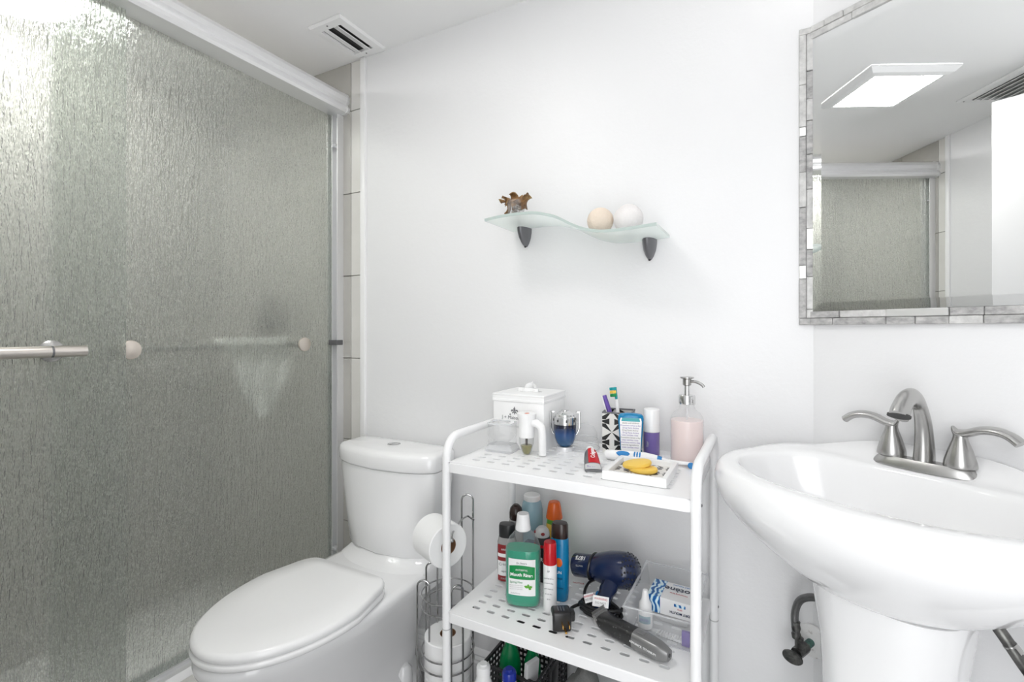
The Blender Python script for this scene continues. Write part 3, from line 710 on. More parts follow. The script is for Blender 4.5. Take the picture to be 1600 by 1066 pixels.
for z, a, bq in ((0, .120, .115), (.03, .120, .115), (.06, .105, .10), (.12, .092, .088), (.3, .090, .085), (.5, .092, .088), (.60, .096, .092), (.66, .105, .098), (.70, .11, .10)):
    pr.append([(.224+a*c_, -(.185+bq*s_ if s_ > 0 else .185+bq*.95*s_), z) for c_, s_ in [(math.copysign(abs(math.cos(2*PI*i/64))**(2/2.6), math.cos(2*PI*i/64)), math.copysign(abs(math.sin(2*PI*i/64))**(2/2.6), math.sin(2*PI*i/64))) for i in range(64)]])
B().rings(pr).out('pedestal', 'ceramic', sk, smooth=60)
B().lathe([(0, .0), (.02, .0), (.022, .003), (0, .004)], 28, cx=.212, cy=-.213).out('drain', 'chrome', sk).location = (0, 0, .738)

# faucet
FZ = .8795
fc = thing('faucet', 'brushed nickel two-handle faucet with arched spout on the sink', 'faucet', SW(.217, .036, FZ), SROT)
pl = B(); pl.rings([se_ring(.083, .029, 0, p=2.6), se_ring(.083, .029, .003, p=2.6), se_ring(.072, .024, .015, p=2.7), se_ring(.069, .0225, .018, p=2.7), se_ring(.06, .018, .0185, p=2.7)]); pl.out('base_plate', 'steel', fc, smooth=45)
sp = spline([(0, .0, .015), (0, .0, .05), (0, -.006, .09), (0, -.024, .124), (0, -.05, .138), (0, -.076, .134), (0, -.094, .119), (0, -.102, .108)], 6)
n_ = len(sp); rad = []
for i in range(n_):
    u = i/(n_-1)
    w_ = .0215-.0080*min(1, u/.4) if u < .4 else .0135+.0075*min(1, (u-.4)/.5)
    d_ = .0165-.006*min(1, u/.4) if u < .4 else .0105+.003*min(1, (u-.4)/.5)
    rad.append((d_, w_))
B().tube(sp, rad, 24).out('spout', 'steel', fc, smooth=50)
sd = (sp[-1]-sp[-2]).normalized()
B().tube([sp[-1]-sd*.003, sp[-1]+sd*.0008], [(.0105, .0180)]*2, 20).out('spout_mouth', 'dark', fc)
B().tube([(0, .02, .018), (0, .02, .075)], .0022, 8).out('lift_rod', 'steel', fc); B().ball((0, .02, .077), .0055).out('lift_knob', 'steel', fc)
for s in (-1, 1):
    h = B().lathe([(.0235, .018), (.0235, .021), (.0225, .028), (.017, .048), (.0115, .064), (.0100, .071), (.0105, .076), (.0, .079)], 28, cx=s*.0515); h.out('handle_hub', 'steel', fc, smooth=50)
    P = spline([(s*.040, .001, .088), (s*.047, 0, .078), (s*.060, -.001, .0785), (s*.080, -.003, .087), (s*.100, -.005, .089), (s*.117, -.007, .084), (s*.130, -.009, .074)], 5)
    rd = [(.0015+.0050*min(1, i/6)+.0012*(i/len(P)), .002+.0085*min(1, i/5)+.0035*(i/len(P))) for i in range(len(P))]
    rd = [(a if i < len(P)-8 else a*(.95), b_) for i, (a, b_) in enumerate(rd)]
    B().tube(P, rd, 16).out('lever', 'steel', fc, smooth=50)

# supply valves and hoses
sv = thing('shutoff_valve', 'tarnished shut-off valve with oval handle and round wall plate left of the pedestal', 'valve', SW(.0, .005, .43), SROT+.18)
mv = Matrix.Rotation(PI/2, 4, 'X')
B().lathe([(0, 0), (.037, 0), (.036, .004), (.022, .009), (.011, .010), (0, .010)], 36, mtx=mv).out('wall_plate', 'escut', sv)
B().tube([(0, -.006, 0), (-.004, -.05, 0)], .0085, 14).out('stub_pipe', 'verd', sv)
B().tube([(-.003, -.036, 0), (-.008, -.074, -.002)], .0125, 8).out('valve_body', 'valve', sv, smooth=20)
B().tube([(-.006, -.062, 0), (-.006, -.062, .03)], .009, 10).out('outlet', 'valve', sv)
B().tube([(-.008, -.072, -.002), (-.010, -.088, -.004)], .005, 10).out('stem', 'valve', sv)
B().lathe([(0, 0), (.9, 0), (1, .25), (.95, .55), (.3, .7), (.2, 1), (0, 1)], 28, mtx=Matrix.Translation((-.010, -.086, -.004)) @ mv @ Matrix.Diagonal((.021, .0145, .010, 1))).out('handle', 'valve', sv)
h1 = B().tube([sv.matrix_basis.to_3x3() @ Vector((0, 0, 0))+SW(.0, .07, .46)+Vector((0, 0, z)) for z in (-.003, .006, .012, .02, .028, .034)], [.008, .0095, .0075, .0095, .0075, .0085], 14)
hz = thing('supply_hose', 'braided grey water hose curving from the valve behind the pedestal', 'hose')
P = spline([SW(.000, .070, .462), SW(-.002, .071, .51), SW(.012, .074, .548), (SW(.045, .078, .570)), SW(.09, .085, .577), SW(.15, .085, .60)], 8)
B().tube(P, .0078, 14).out('hose', 'braid', hz)
h1.out('ferrule', 'valve', hz)
hz = thing('supply_pipe', 'dark water pipe slanting down at the right of the pedestal', 'pipe')
B().tube(spline([SW(.318, .115, .70), SW(.347, .12, .665), SW(.372, .11, .62), SW(.42, .06, .52), SW(.44, .01, .47)], 6), .0085, 12).out('hose', 'valve', hz)
B().tube([SW(.352, .119, .657), SW(.359, .116, .646)], .0095, 12).out('coupling', 'steel', hz)

# ------------------------------------------------------------ mirror with stone strip frame
ml = thing('wall_mirror', 'large wall mirror framed in grey slate strips above the sink', 'mirror', (CX, CY, 0), SROT)
MZ0, MZ1, MW = 1.181, 1.799, .56
bv = .019
def rect(x0, x1, z0, z1, y): return [(x0, y, z0), (x1, y, z0), (x1, y, z1), (x0, y, z1)]
mb = B(); mb.rings([rect(0.004, MW, MZ0, MZ1, -.001), rect(0.004, MW, MZ0, MZ1, -.0105), rect(.004+bv, MW-bv, MZ0+bv, MZ1-bv, -.012)]); mb.out('mirror_glass', 'mirror', ml, smooth=0)
def strip(x0, x1, z0, z1, m, proud, side=False):
    g = .0005; th = .008+proud
    b = B()
    if side: b.box(x0-CX+g, x1-CX-g, -th, .0, z0+g, z1-g, bev=.0012, seg=1, mtx=Matrix.Rotation(-SROT, 4, 'Z'))
    else: b.box(x0+g, x1-g, -th-.004, -.0, z0+g, z1-g, bev=.0012, seg=1)
    b.out('stone_strip', m, ml)
rnd = random.Random(3)
def run(cuts, z0, z1, mats, vert=None):
    for i in range(len(cuts)-1):
        mm = mats.get(i, 'stone' if rnd.random() < .8 else 'stone_l'); pr_ = rnd.choice((0, .0015, .003))
        if vert is None: strip(cuts[i], cuts[i+1], z0, z1, mm, pr_)
        else: strip(vert[0], vert[1], cuts[i], cuts[i+1], mm, pr_, side=True)
zb0, zb1, zb2 = 1.150, 1.1655, 1.181
run([0, .047, .147, .194, .245, .292, .37, .46, MW], zb0, zb1, {})
run([0, .060, .147, .2454, .293, .39, .47, MW], zb1, zb2, {2: 'stone_m'})
run([0, .03, .068, .16, .26, .35, .45, MW], 1.814, 1.829, {0: 'stone_l', 1: 'stone_l', 2: 'stone_l', 3: 'stone_l'})
run([0, .085, .19, .30, .42, MW], 1.799, 1.814, {0: 'stone_l', 1: 'stone_l', 2: 'stone_l', 3: 'stone_l'})
# left columns run on the adjoining wall face, round the corner
run([1.150, 1.1655], 0, 0, {0: 'stone'}, vert=(.063, .092))
run([1.1655, 1.2556, 1.287, 1.42, 1.5, 1.5827, 1.604, 1.70, 1.814], 0, 0, {1: 'stone_m', 4: 'stone', 5: 'stone_m', 6: 'stone_l', 7: 'stone_l'}, vert=(.063, .0775))
run([1.1655, 1.186, 1.26, 1.3224, 1.370, 1.46, 1.54, 1.617, 1.666, 1.73, 1.814], 0, 0, {0: 'stone_l', 3: 'stone_m', 7: 'stone_l', 9: 'stone_l'}, vert=(.0775, .092))
run([1.814, 1.829], 0, 0, {0: 'stone_l'}, vert=(.063, .092))
for i, (a, c) in enumerate(((1.15, 1.25), (1.25, 1.36), (1.36, 1.45), (1.45, 1.56), (1.56, 1.66), (1.66, 1.75), (1.75, 1.829))):
    strip(MW, MW+.0155, a, c, 'stone', .001*(i % 3)); strip(MW+.0155, MW+.031, a+.0, c, 'stone', .001*((i+1) % 3))
# vanity lamp above the mirror
vl = thing('vanity_light', 'frosted vanity lamp bar on the wall above the mirror', 'wall lamp', SW(.29, 0, 1.92), SROT)
B().box(-.16, .16, -.03, 0, -.03, .03, bev=.005).out('back_plate', 'steel', vl)
B().tube([(-.19, -.065, .01), (.19, -.065, .01)], .024, 24).out('diffuser', 'vanity', vl)
sh = [(-.065-.045*math.cos(a), .012-.045*math.sin(a)) for a in [PI*k/16 for k in range(17)]]
sh = sh+[(-.065-.042*math.cos(a), .012-.042*math.sin(a)) for a in [PI*k/16 for k in range(16, -1, -1)]]
B().prism(sh, 'x', -.2, .2).out('trough_shade', 'alu', vl, smooth=40)  # unseen half shell, shaped to send the light up to the ceiling
for x in (-.2, .2): B().prism(sh[:17], 'x', x-.001, x+.001).out('shade_end', 'alu', vl, smooth=0)

# ------------------------------------------------------------ glass wall shelf
gs = thing('wavy_glass_shelf', 'wavy frosted glass wall shelf on two grey brackets', 'shelf', (0, 0, 0))
prof = [(-.682, 1.4415), (-.64, 1.4455), (-.596, 1.4475), (-.555, 1.4465), (-.525, 1.443), (-.495, 1.435), (-.470, 1.426), (-.445, 1.412), (-.42, 1.399), (-.395, 1.389), (-.36, 1.381), (-.325, 1.3795), (-.29, 1.3805), (-.225, 1.3845)]
ps = [Vector((x, 0, z)) for x, z in prof]; ps = spline(ps, 4)
def shelf_z(x):
    for a, c in zip(ps, ps[1:]):
        if a.x <= x <= c.x: return a.z+(c.z-a.z)*(x-a.x)/(c.x-a.x)
    return ps[-1].z
th = .007; rows0 = [[(p.x, y, p.z+dz) for p in ps] for y, dz in ((1.1300, 0), (1.2965, 0), (1.2965, -th), (1.1300, -th))]
sb = B(); b = bmesh.new(); V = [[b.verts.new(p) for p in r] for r in rows0]
for i in range(4):
    for j in range(len(ps)-1): b.faces.new((V[i][j], V[i][j+1], V[(i+1) % 4][j+1], V[(i+1) % 4][j]))
b.faces.new([V[i][0] for i in range(4)]); b.faces.new([V[i][-1] for i in range(4)][::-1]); bmesh.ops.recalc_face_normals(b, faces=b.faces[:]); sb.join(b)
sb.out('glass_plate', 'shelfglass', gs, smooth=30)
def edge_strip(y0, y1, m, nm):
    b = bmesh.new(); V = [[b.verts.new((p.x, y, p.z+dz)) for p in ps] for y, dz in ((y0, .0002), (y1, .0002), (y1, -th-.0002), (y0, -th-.0002))]
    for i in range(4):
        for j in range(len(ps)-1): b.faces.new((V[i][j], V[i][j+1], V[(i+1) % 4][j+1], V[(i+1) % 4][j]))
    b.faces.new([V[i][0] for i in range(4)]); b.faces.new([V[i][-1] for i in range(4)][::-1]); bmesh.ops.recalc_face_normals(b, faces=b.faces[:])
    s_ = B(); s_.join(b); s_.out(nm, m, gs, smooth=30)
edge_strip(1.1290, 1.1300, 'glassedge', 'front_edge')
for bx_, bz in ((-.639, 1.4455), (-.275, 1.382)):
    zt_ = bz-.007
    rr = []
    for k, (dz, hw, dp) in enumerate(((0.001, .018, .05), (-.012, .0175, .047), (-.028, .015, .038), (-.042, .010, .026), (-.050, .005, .014), (-.052, .002, .006))):
        rr.append([(bx_+hw*math.cos(a), 1.299-dp*math.sin(a), zt_+dz) for a in [PI*j/14 for j in range(15)]])
    B().rings(rr).out('bracket', 'grip', gs, smooth=40)
    B().ball((bx_, 1.292, zt_-.0515), .0035).out('bracket_screw', 'black', gs)
tag(B().ball((0, 0, 0), .0335, u=32, v=20).out('woven_ball', 'wallball'), 'beige textured ball on the glass shelf', 'ball').location = (-.381, 1.205, shelf_z(-.381)+.0340)
tag(B().ball((0, 0, 0), .0365, u=32, v=20).out('woven_ball', 'whiteball'), 'larger white textured ball on the glass shelf', 'ball').location = (-.309, 1.207, shelf_z(-.309)+.0372)
# small glass with dried bark curls
vs = thing('glass_vase', 'small clear glass holding brown dried bark curls on the glass shelf', 'vase', (-.625, 1.205, shelf_z(-.625)+.0005))
def cupr(r, z, n=28): return [(r*math.cos(2*PI*i/n), r*math.sin(2*PI*i/n), z) for i in range(n)]
B().rings([cupr(.001, 0), cupr(.019, 0), cupr(.022, .003), cupr(.026, .052), cupr(.0245, .052), cupr(.0205, .005), cupr(.001, .004)]).out('glass', 'clear2', vs, smooth=50)
rn = random.Random(11)
pb = B()
for k in range(26):
    a = rn.uniform(0, 2*PI); r = rn.uniform(0, .013); pb.ball((r*math.cos(a), r*math.sin(a), .009+rn.uniform(0, .03)), rn.uniform(.004, .007), sz=.7, u=8, v=6)
pb.out('dried_filling', 'potp', vs)
for k, (a0, r0, z0, s0) in enumerate(((190, .036, .036, 1.15), (165, .034, .054, .8), (350, .032, .040, 1.1), (20, .028, .056, .8), (90, .016, .058, .8), (120, .026, .052, .9), (60, .026, .050, .9), (265, .012, .060, .6), (225, .030, .050, .7))):
    a = math.radians(a0); rows = []
    for i in range(9):
        u = i/8; row = []
        for j in range(5):
            v = (j-2)/2
            s1 = s0*1.3; rad = (.007+.004*math.sin(3*u+k))*s1; th_ = u*4.2
            row.append((r0*math.cos(a)+rad*math.cos(th_)*math.cos(a)-v*.013*math.sin(a)*(1-.4*abs(u-.5)), r0*math.sin(a)+rad*math.cos(th_)*math.sin(a)+v*.013*math.cos(a), z0-.018*s0*(1.6*u-1)+rad*math.sin(th_)*.7+.003*math.sin(5*u+v*2+k)))
        rows.append(row)
    o = B().rings(rows, False, False, closed=False).out('bark_curl', 'bark', vs, smooth=60); sm = o.modifiers.new('t', 'SOLIDIFY'); sm.thickness = .0018

# ------------------------------------------------------------ top shelf items
ZT = .8321
tb_ = thing('tissue_box_cover', 'white square tissue box cover with a fleur-de-lis, back left of the cart top', 'tissue box', (-.568, 1.1765, ZT))
B().box(-.0725, .0725, -.0705, .0705, 0, .122, bev=.0015).out('box', 'white', tb_)
ld = B(); 
def sq(h, z): return [(h, -h*.975, z), (h, h*.975, z), (-h, h*.975, z), (-h, -h*.975, z)]
ld.rings([sq(.0735, .121), sq(.0745, .1225), sq(.0745, .127), sq(.0735, .1285), sq(.0735, .136), sq(.0745, .1375), sq(.0745, .140), sq(.0735, .1412)]); ld.out('lid', 'white', tb_, smooth=0)
B().lathe([(.026, 0), (.026, .0004), (0, .0005)], 28, sx=1.4, sy=.5).out('slot', 'printg', tb_).location = (0, 0, .1412)
ts = B()
rows = []
for i in range(9):
    u = i/8
    rows.append([((v*.026)*(1-.55*u)+.004*math.sin(5*v+3*u)+.006*u, .010*math.sin(4*v+u)*(1-.3*u), .140+.030*u*(1-.35*abs(v))) for v in [(j-6)/6 for j in range(13)]])
ts.rings(rows, False, False, closed=False); o = ts.out('tissue', 'paper', tb_, smooth=70)
rows = [[((v*.03)+.0, -.012+.008*u+.003*math.sin(6*v), .1415+.009*math.sin(PI*u)) for v in [(j-5)/5 for j in range(11)]] for u in [i/5 for i in range(6)]]
B().rings(rows, False, False, closed=False).out('tissue', 'paper', tb_, smooth=70)
FX, FY, FZc = -.010, -.0708, .098
fl = B()
def leaf(b, pts): b.prism(pts, 'y', FY-.0004, FY)
leaf(fl, [(FX, FZc+.011), (FX+.003, FZc+.005), (FX+.0016, FZc-.001), (FX, FZc-.003), (FX-.0016, FZc-.001), (FX-.003, FZc+.005)])
for s in (-1, 1):
    leaf(fl, [(FX+s*.0015, FZc-.002), (FX+s*.004, FZc+.003), (FX+s*.0085, FZc+.003), (FX+s*.0105, FZc-.001), (FX+s*.008, FZc-.003), (FX+s*.0075, FZc), (FX+s*.005, FZc-.001)])
    leaf(fl, [(FX+s*.001, FZc-.004), (FX+s*.005, FZc-.007), (FX+s*.007, FZc-.006), (FX+s*.003, FZc-.002)])
leaf(fl, [(FX-.005, FZc-.0045), (FX+.005, FZc-.0045), (FX+.005, FZc-.003), (FX-.005, FZc-.003)])
leaf(fl, [(FX-.0013, FZc-.009), (FX+.0013, FZc-.009), (FX+.0008, FZc-.004), (FX-.0008, FZc-.004)])
for s in (-1, 1): leaf(fl, [(FX+s*.010, FZc-.010), (FX+s*.0125, FZc-.007), (FX+s*.015, FZc-.010), (FX+s*.0125, FZc-.012)])
fl.out('fleur_de_lis', 'print', tb_, smooth=0)
lettering('J + Maison', .0125, (-.020, FY-.0002, .080), (1, 0, 0), (0, 0, 1), 'print', tb_)
lettering('de', .010, (-.030, FY-.0002, .068), (1, 0, 0), (0, 0, 1), 'printg', tb_)
lettering('Coutellerie', .009, (-.010, FY-.0002, .058), (1, 0, 0), (0, 0, 1), 'printg', tb_)

# clear square glass jar
cj = thing('glass_jar', 'square clear glass jar with thick foot at the front left of the cart top', 'jar', (-.600, 1.082, ZT), .05)
cb = B(); cb.rings([se_ring(.038, .030, 0, p=7), se_ring(.039, .031, .006, p=7), se_ring(.035, .027, .012, p=6), se_ring(.0335, .026, .016, p=6)]); cb.out('foot', 'clear_rim', cj, smooth=40)
cb = B(); cb.rings([se_ring(.031, .024, .016, p=6), se_ring(.033, .026, .022, p=6), se_ring(.031, .024, .032, p=6), se_ring(.033, .0255, .040, p=6), se_ring(.033, .0255, .070, p=6), se_ring(.031, .0235, .070, p=6), se_ring(.031, .0235, .042, p=6), se_ring(.02, .015, .024, p=6)], True, True); cb.out('body', 'clear2', cj, smooth=40)
cb = B(); cb.rings([se_ring(.034, .0265, .068, p=6), se_ring(.034, .0265, .0715, p=6), se_ring(.031, .0235, .0715, p=6), se_ring(.031, .0235, .068, p=6), se_ring(.034, .0265, .068, p=6)], False, False); cb.out('rim', 'clear_rim', cj, smooth=40)

# plug-in air freshener
af = thing('air_freshener', 'white plug-in air freshener with olive oil vial and curved arm', 'air freshener', (-.528, 1.075, ZT))
B().lathe([(0, 0), (.008, 0), (.012, .006), (.0175, .026), (.0185, .044)], 28).out('vial', 'bottleclear', af)
B().lathe([(0, .0015), (.007, .0015), (.010, .007), (.0145, .022), (0, .0225)], 24).out('oil', 'olive', af)
B().tube([(0, 0, .008), (0, 0, .04)], [.003, .003], 8).out('wick', 'brown', af)
B().lathe([(.0185, .042), (.0195, .052), (.0195, .085), (.0235, .096), (.024, .101), (.019, .1025), (0, .0995)], 32).out('housing', 'white', af)
B().lathe([(.008, 0), (.004, .001), (0, .0005)], 12).out('vent_hole', 'orange', af).location = (.002, 0, .1002)
B().tube(spline([(.014, 0, .078), (.028, 0, .078), (.040, 0, .068), (.043, 0, .048), (.043, .0, .002)], 8), [(.0095, .0105)]*33, 18).out('arm', 'white', af, smooth=50)
# trophy cologne
co = thing('cologne_bottle', 'trophy-shaped blue cologne bottle with silver lid and side handles', 'cologne', (-.456, 1.150, ZT), .3)
B().lathe([(0, 0), (.0205, 0), (.021, .002), (.021, .010), (.0205, .012), (0, .012)], 32).out('foot', 'alu', co)
B().lathe([(.011, .0115), (.016, .014), (.022, .021), (.0265, .034), (.028, .050), (.0285, .070)], 40).out('body', 'cologne', co, smooth=60)
B().lathe([(.0292, .069), (.0292, .087), (.026, .089), (.0245, .093), (.017, .0985), (.010, .101), (.009, .104), (0, .1045)], 40).out('lid', 'chrome', co, smooth=30)
for k in range(8):
    a = 2*PI*k/8+.2; B().box(-.002, .002, -.0006, .0006, -.003, .003, mtx=Matrix.Translation((.0295*math.cos(a), .0295*math.sin(a), .079)) @ Matrix.Rotation(a+PI/2, 4, 'Z')).out('lid_stud', 'dark', co, smooth=0)
for s in (-1, 1):
    B().tube(spline([(s*.028, 0, .042), (s*.032, 0, .048), (s*.036, 0, .062), (s*.0365, 0, .098)], 5), [(.0022, .0035)]*16, 10).out('handle', 'chrome', co)
    B().box(s*.0325-.006, s*.0325+.006, -.0035, .0035, .096, .1005, bev=.001).out('handle_top', 'chrome', co)
# clear bowl behind
gb = thing('clear_bowl', 'clear plastic dome-shaped holder behind the blue cologne', 'bowl', (-.428, 1.196, ZT))
B().rings([cupr(.045, 0), cupr(.046, .004), cupr(.044, .022), cupr(.041, .024), cupr(.040, .042), cupr(.032, .056), cupr(.018, .062), cupr(.001, .063)], True, True).out('dome', 'clear', gb, smooth=25)
for z, r in ((.003, .046), (.024, .042)): B().tube([(x, y, z_) for x, y, z_ in cupr(r, z, 36)], .0009, 6, closed=True).out('rim_line', 'clear_rim', gb)
# mini toothpaste
tp_ = thing('toothpaste_tube', 'small red and grey toothpaste tube lying at the front of the cart top', 'toothpaste', (-.332, 1.003, ZT+.001), .42)
rings = []
def tpr(y, w, h, zc, n=24): return [(w*math.cos(2*PI*i/n), y, max(.0002, zc+h*math.sin(2*PI*i/n))) for i in range(n)]
TPP = [(0, .0185, .0012, .0015), (.006, .0185, .0014, .002), (.02, .018, .006, .0075), (.045, .0165, .012, .015), (.062, .0145, .0145, .021), (.068, .011, .013, .023), (.070, .008, .010, .024)]
B().rings([tpr(*q) for q in TPP]).out('tube', 'grip', tp_, smooth=60)
def tz(y):
    for a, c in zip(TPP, TPP[1:]):
        if a[0] <= y <= c[0]:
            w = (y-a[0])/(c[0]-a[0]); return [a[i]*(1-w)+c[i]*w for i in range(4)]
    return TPP[-1]
def tp_patch(y0, y1, a0, a1, m, nm, off):
    rows = []
    for k in range(9):
        y = y0+(y1-y0)*k/8; _, w, h, zc = tz(y); rows.append([((w+off)*math.cos(math.radians(a0+(a1-a0)*i/10)), y, zc+(h+off)*math.sin(math.radians(a0+(a1-a0)*i/10))) for i in range(11)])
    B().rings(rows, False, False, closed=False).out(nm, m, tp_, smooth=60)
tp_patch(.022, .064, 20, 118, 'red', 'red_label', .0005)
tp_patch(.007, .020, 25, 155, 'printg', 'white_label', .0005); 
lettering('Colgate', .0125, (.002, .043, .0305), (.02, .9, .28), (-1, 0, 0), 'printw', tp_, bold=.0002)
lettering('MAX', .008, (-.004, .013, .0085), (1, 0, 0), (0, .9, .4), 'purple', tp_)
B().tube([(0, .069, .024), (0, .082, .028)], .009, 16).out('cap', 'white', tp_)
# electric toothbrush
eb = thing('electric_toothbrush', 'white electric toothbrush with blue grips lying on the cart top', 'toothbrush', (-.340, 1.118, ZT), math.atan2(.018, .2))
prf = [(0, .009), (.004, .0115), (.02, .012), (.05, .0125), (.09, .0125), (.115, .010), (.13, .0075), (.137, .0055), (.16, .0045), (.20, .0035)]
B().tube([(x, 0, .0128-(.0128-max(r, .006))*.5) for x, r in prf], [r for x, r in prf], 24).out('body', 'white', eb, smooth=60)
def on_tube(x0, x1, a0, a1, m, nm):
    rows = []
    for k in range(9):
        u = k/8; x = x0+(x1-x0)*u; sh = math.sin(PI*u)**.5 if 0 < u < 1 else .05
        ac, ah = (a0+a1)/2, (a1-a0)/2*sh
        rows.append([(x, .0128*math.cos(math.radians(ac-ah+2*ah*i/8)), .0128+.0128*math.sin(math.radians(ac-ah+2*ah*i/8))) for i in range(9)])
    B().rings(rows, False, False, closed=False).out(nm, m, eb, smooth=60)
on_tube(.026, .058, 110, 175, 'blue', 'button')
for k in range(3): on_tube(.066+.006*k, .070+.006*k, 100, 175, 'blue', 'grip_mark')
B().tube([(.118, 0, .0105), (.128, 0, .0102)], [.0104, .0088], 20).out('blue_ring', 'blue', eb)
B().tube([(.190, -.002, .004), (.190, -.002, .0105)], .0065, 18).out('brush_head', 'white', eb)
B().tube([(.190, -.0065, .0075), (.190, -.0095, .0075)], .0068, 18).out('bristles', 'blue', eb)
# toothbrush tumbler
th_ = thing('toothbrush_tumbler', 'square tumbler in black and white star tile with dark rim', 'tumbler', (-.336, 1.218, ZT), .12)
tbx = B(); tbx.rings([[(x*h, y*h, z) for x, y in ((1, -1), (1, 1), (-1, 1), (-1, -1))] for h, z in ((.036, 0), (.036, .100), (.033, .100), (.033, .006))], True, True); tbx.out('tumbler_body', 'star_v', th_, smooth=0)
B().rings([[(x*h, y*h, z) for x, y in ((1, -1), (1, 1), (-1, 1), (-1, -1))] for h, z in ((.0365, .098), (.0365, .1015), (.0325, .1015), (.0325, .098), (.0365, .098))], False, False).out('rim', 'print', th_, smooth=0)
def brush(label, loc, top, m1, m2, m3):
    t = thing('toothbrush', label, 'toothbrush', loc)
    P = Vector(top)-Vector(loc)
    B().tube([Vector((0, 0, 0)), P*.5, P*.80], [.005, .005, .004], 10).out('handle', m1, t)
    d = P.normalized(); up = Vector((-.6, -.8, 0)); up = (up-d*up.dot(d)).normalized()
    B().tube([P*.78, P*.84, P], [.003, (.0035, .0055), (.0035, .0055)], 12).out('head', m2, t)
    sd_ = d.cross(up)
    b = B()
    mt = Matrix((sd_, up, d)).transposed().to_4x4()
    for k, mm in enumerate(m3):
        q = P*.84+(P*.16)*(k+.5)/len(m3); mt2 = mt.copy(); mt2.translation = q
        B().box(-.007, .007, .003, .014, -P.length*.16/len(m3)/2+.0003, P.length*.16/len(m3)/2-.0003, bev=.001, seg=1, mtx=mt2).out('bristles', mm, t)
    return t
brush('blue and yellow toothbrush leaning highest out of the tumbler', (-.325, 1.205, ZT+.008), (-.347, 1.222, ZT+.160), 'white', 'teal', ['green', 'yellow', 'teal'])
tpu = thing('toothbrush', 'purple toothbrush leaning left out of the star-patterned tumbler', 'toothbrush', (-.335, 1.205, ZT+.008))
B().tube([(0, 0, 0), (-.020, .006, .08), (-.038, .010, .130)], [(.005, .006), (.006, .0075), (.005, .007)], 12).out('handle', 'purple', tpu)
B().tube([(-.027, .000, .082), (-.043, .004, .129)], [(.0015, .0025)]*2, 8).out('white_stripe', 'white', tpu)
# blue rinse bottle
br = thing('rinse_bottle', 'flat blue and teal bottle with printed back label beside the tumbler', 'bottle', (-.293, 1.168, ZT), .22)
def flat(prof_, p=3.2, n=40): return [se_ring(a, b_, z, n=n, p=p) for a, b_, z in prof_]
B().rings(flat([(.022, .010, 0), (.024, .012, .003), (.0255, .0125, .03), (.029, .013, .075), (.0305, .013, .093), (.029, .012, .100), (.025, .010, .104), (.012, .008, .106)])).out('bottle', 'cyan', br, smooth=60)
B().rings(flat([(.0225, .0106, .0008), (.0247, .0126, .003), (.0262, .0128, .016)]), False, False).out('teal_band', 'teal', br, smooth=60)
pts = [(-.0225, .020), (-.016, .012), (.016, .010), (.0225, .016), (.0255, .088), (.0235, .096), (-.0235, .096), (-.0255, .088)]
B().prism(pts, 'y', -.0139, -.0131).out('label', 'white', br)
B().prism([(-.022, .088), (.022, .088), (.020, .096), (-.020, .096)], 'y', -.0142, -.0138).out('label_header', 'teal', br)
for k in range(11):
    lettering(random.choice(['Drug Facts Active', 'Uses cavities rinse', 'adults and children', 'Directions twice a day', 'Inactive ingredients']), .0052, (-.001+random.uniform(-.001, .001), -.0142, .084-.0058*k), (1, 0, 0), (0, 0, 1), 'purple' if k % 3 else 'print', br, ext=.0001)
# purple roll-on
pu = thing('lotion_bottle', 'purple and clear round bottle with tall white cap', 'bottle', (-.253, 1.212, ZT))
B().lathe([(0, 0), (.0185, 0), (.0195, .002), (.0195, .058)], 32).out('clear_body', 'clear', pu)
B().lathe([(0, .002), (.0185, .002), (.0188, .004), (.0188, .057), (0, .057)], 32).out('purple_core', 'purple', pu)
B().lathe([(.0198, .058), (.0198, .108), (.019, .112), (.017, .1135), (0, .1138)], 32).out('cap', 'white', pu)
lettering('hair', .009, (-.006, -.0198, .03), (0, 0, 1), (-1, 0, 0), 'printg', pu)
# soap dispenser
dp = thing('soap_dispenser', 'clear pump bottle of pink soap at the right end of the cart top', 'soap dispenser', (-.1655, 1.178, ZT))
B().lathe([(0, .0), (.032, .0), (.0355, .003), (.0365, .008), (.0365, .096), (.035, .106), (.029, .116), (.019, .124), (.0165, .130), (.0165, .138)], 40).out('bottle', 'clear', dp, smooth=60)
B().lathe([(0, .003), (.032, .003), (.0350, .008), (.0350, .098), (.0345, .0995), (0, .100)], 40).out('liquid', 'pink', dp, smooth=40)
B().lathe([(.0180, .136), (.0185, .138), (.0185, .154), (.017, .157), (.0065, .158), (.006, .182), (0, .183)], 28).out('pump_collar', 'chrome', dp)
B().lathe([(.0065, .178), (.0095, .180), (.0095, .193), (.015, .1955), (.0155, .198), (0, .199)], 28).out('pump_head', 'steel', dp)
B().tube(spline([(.004, 0, .188), (.02, -.003, .188), (.033, -.005, .182), (.037, -.006, .177)], 5), .0035, 12).out('spout', 'steel', dp)
B().tube([(0, 0, .01), (0, 0, .14)], .002, 8).out('dip_tube', 'clear_rim', dp)
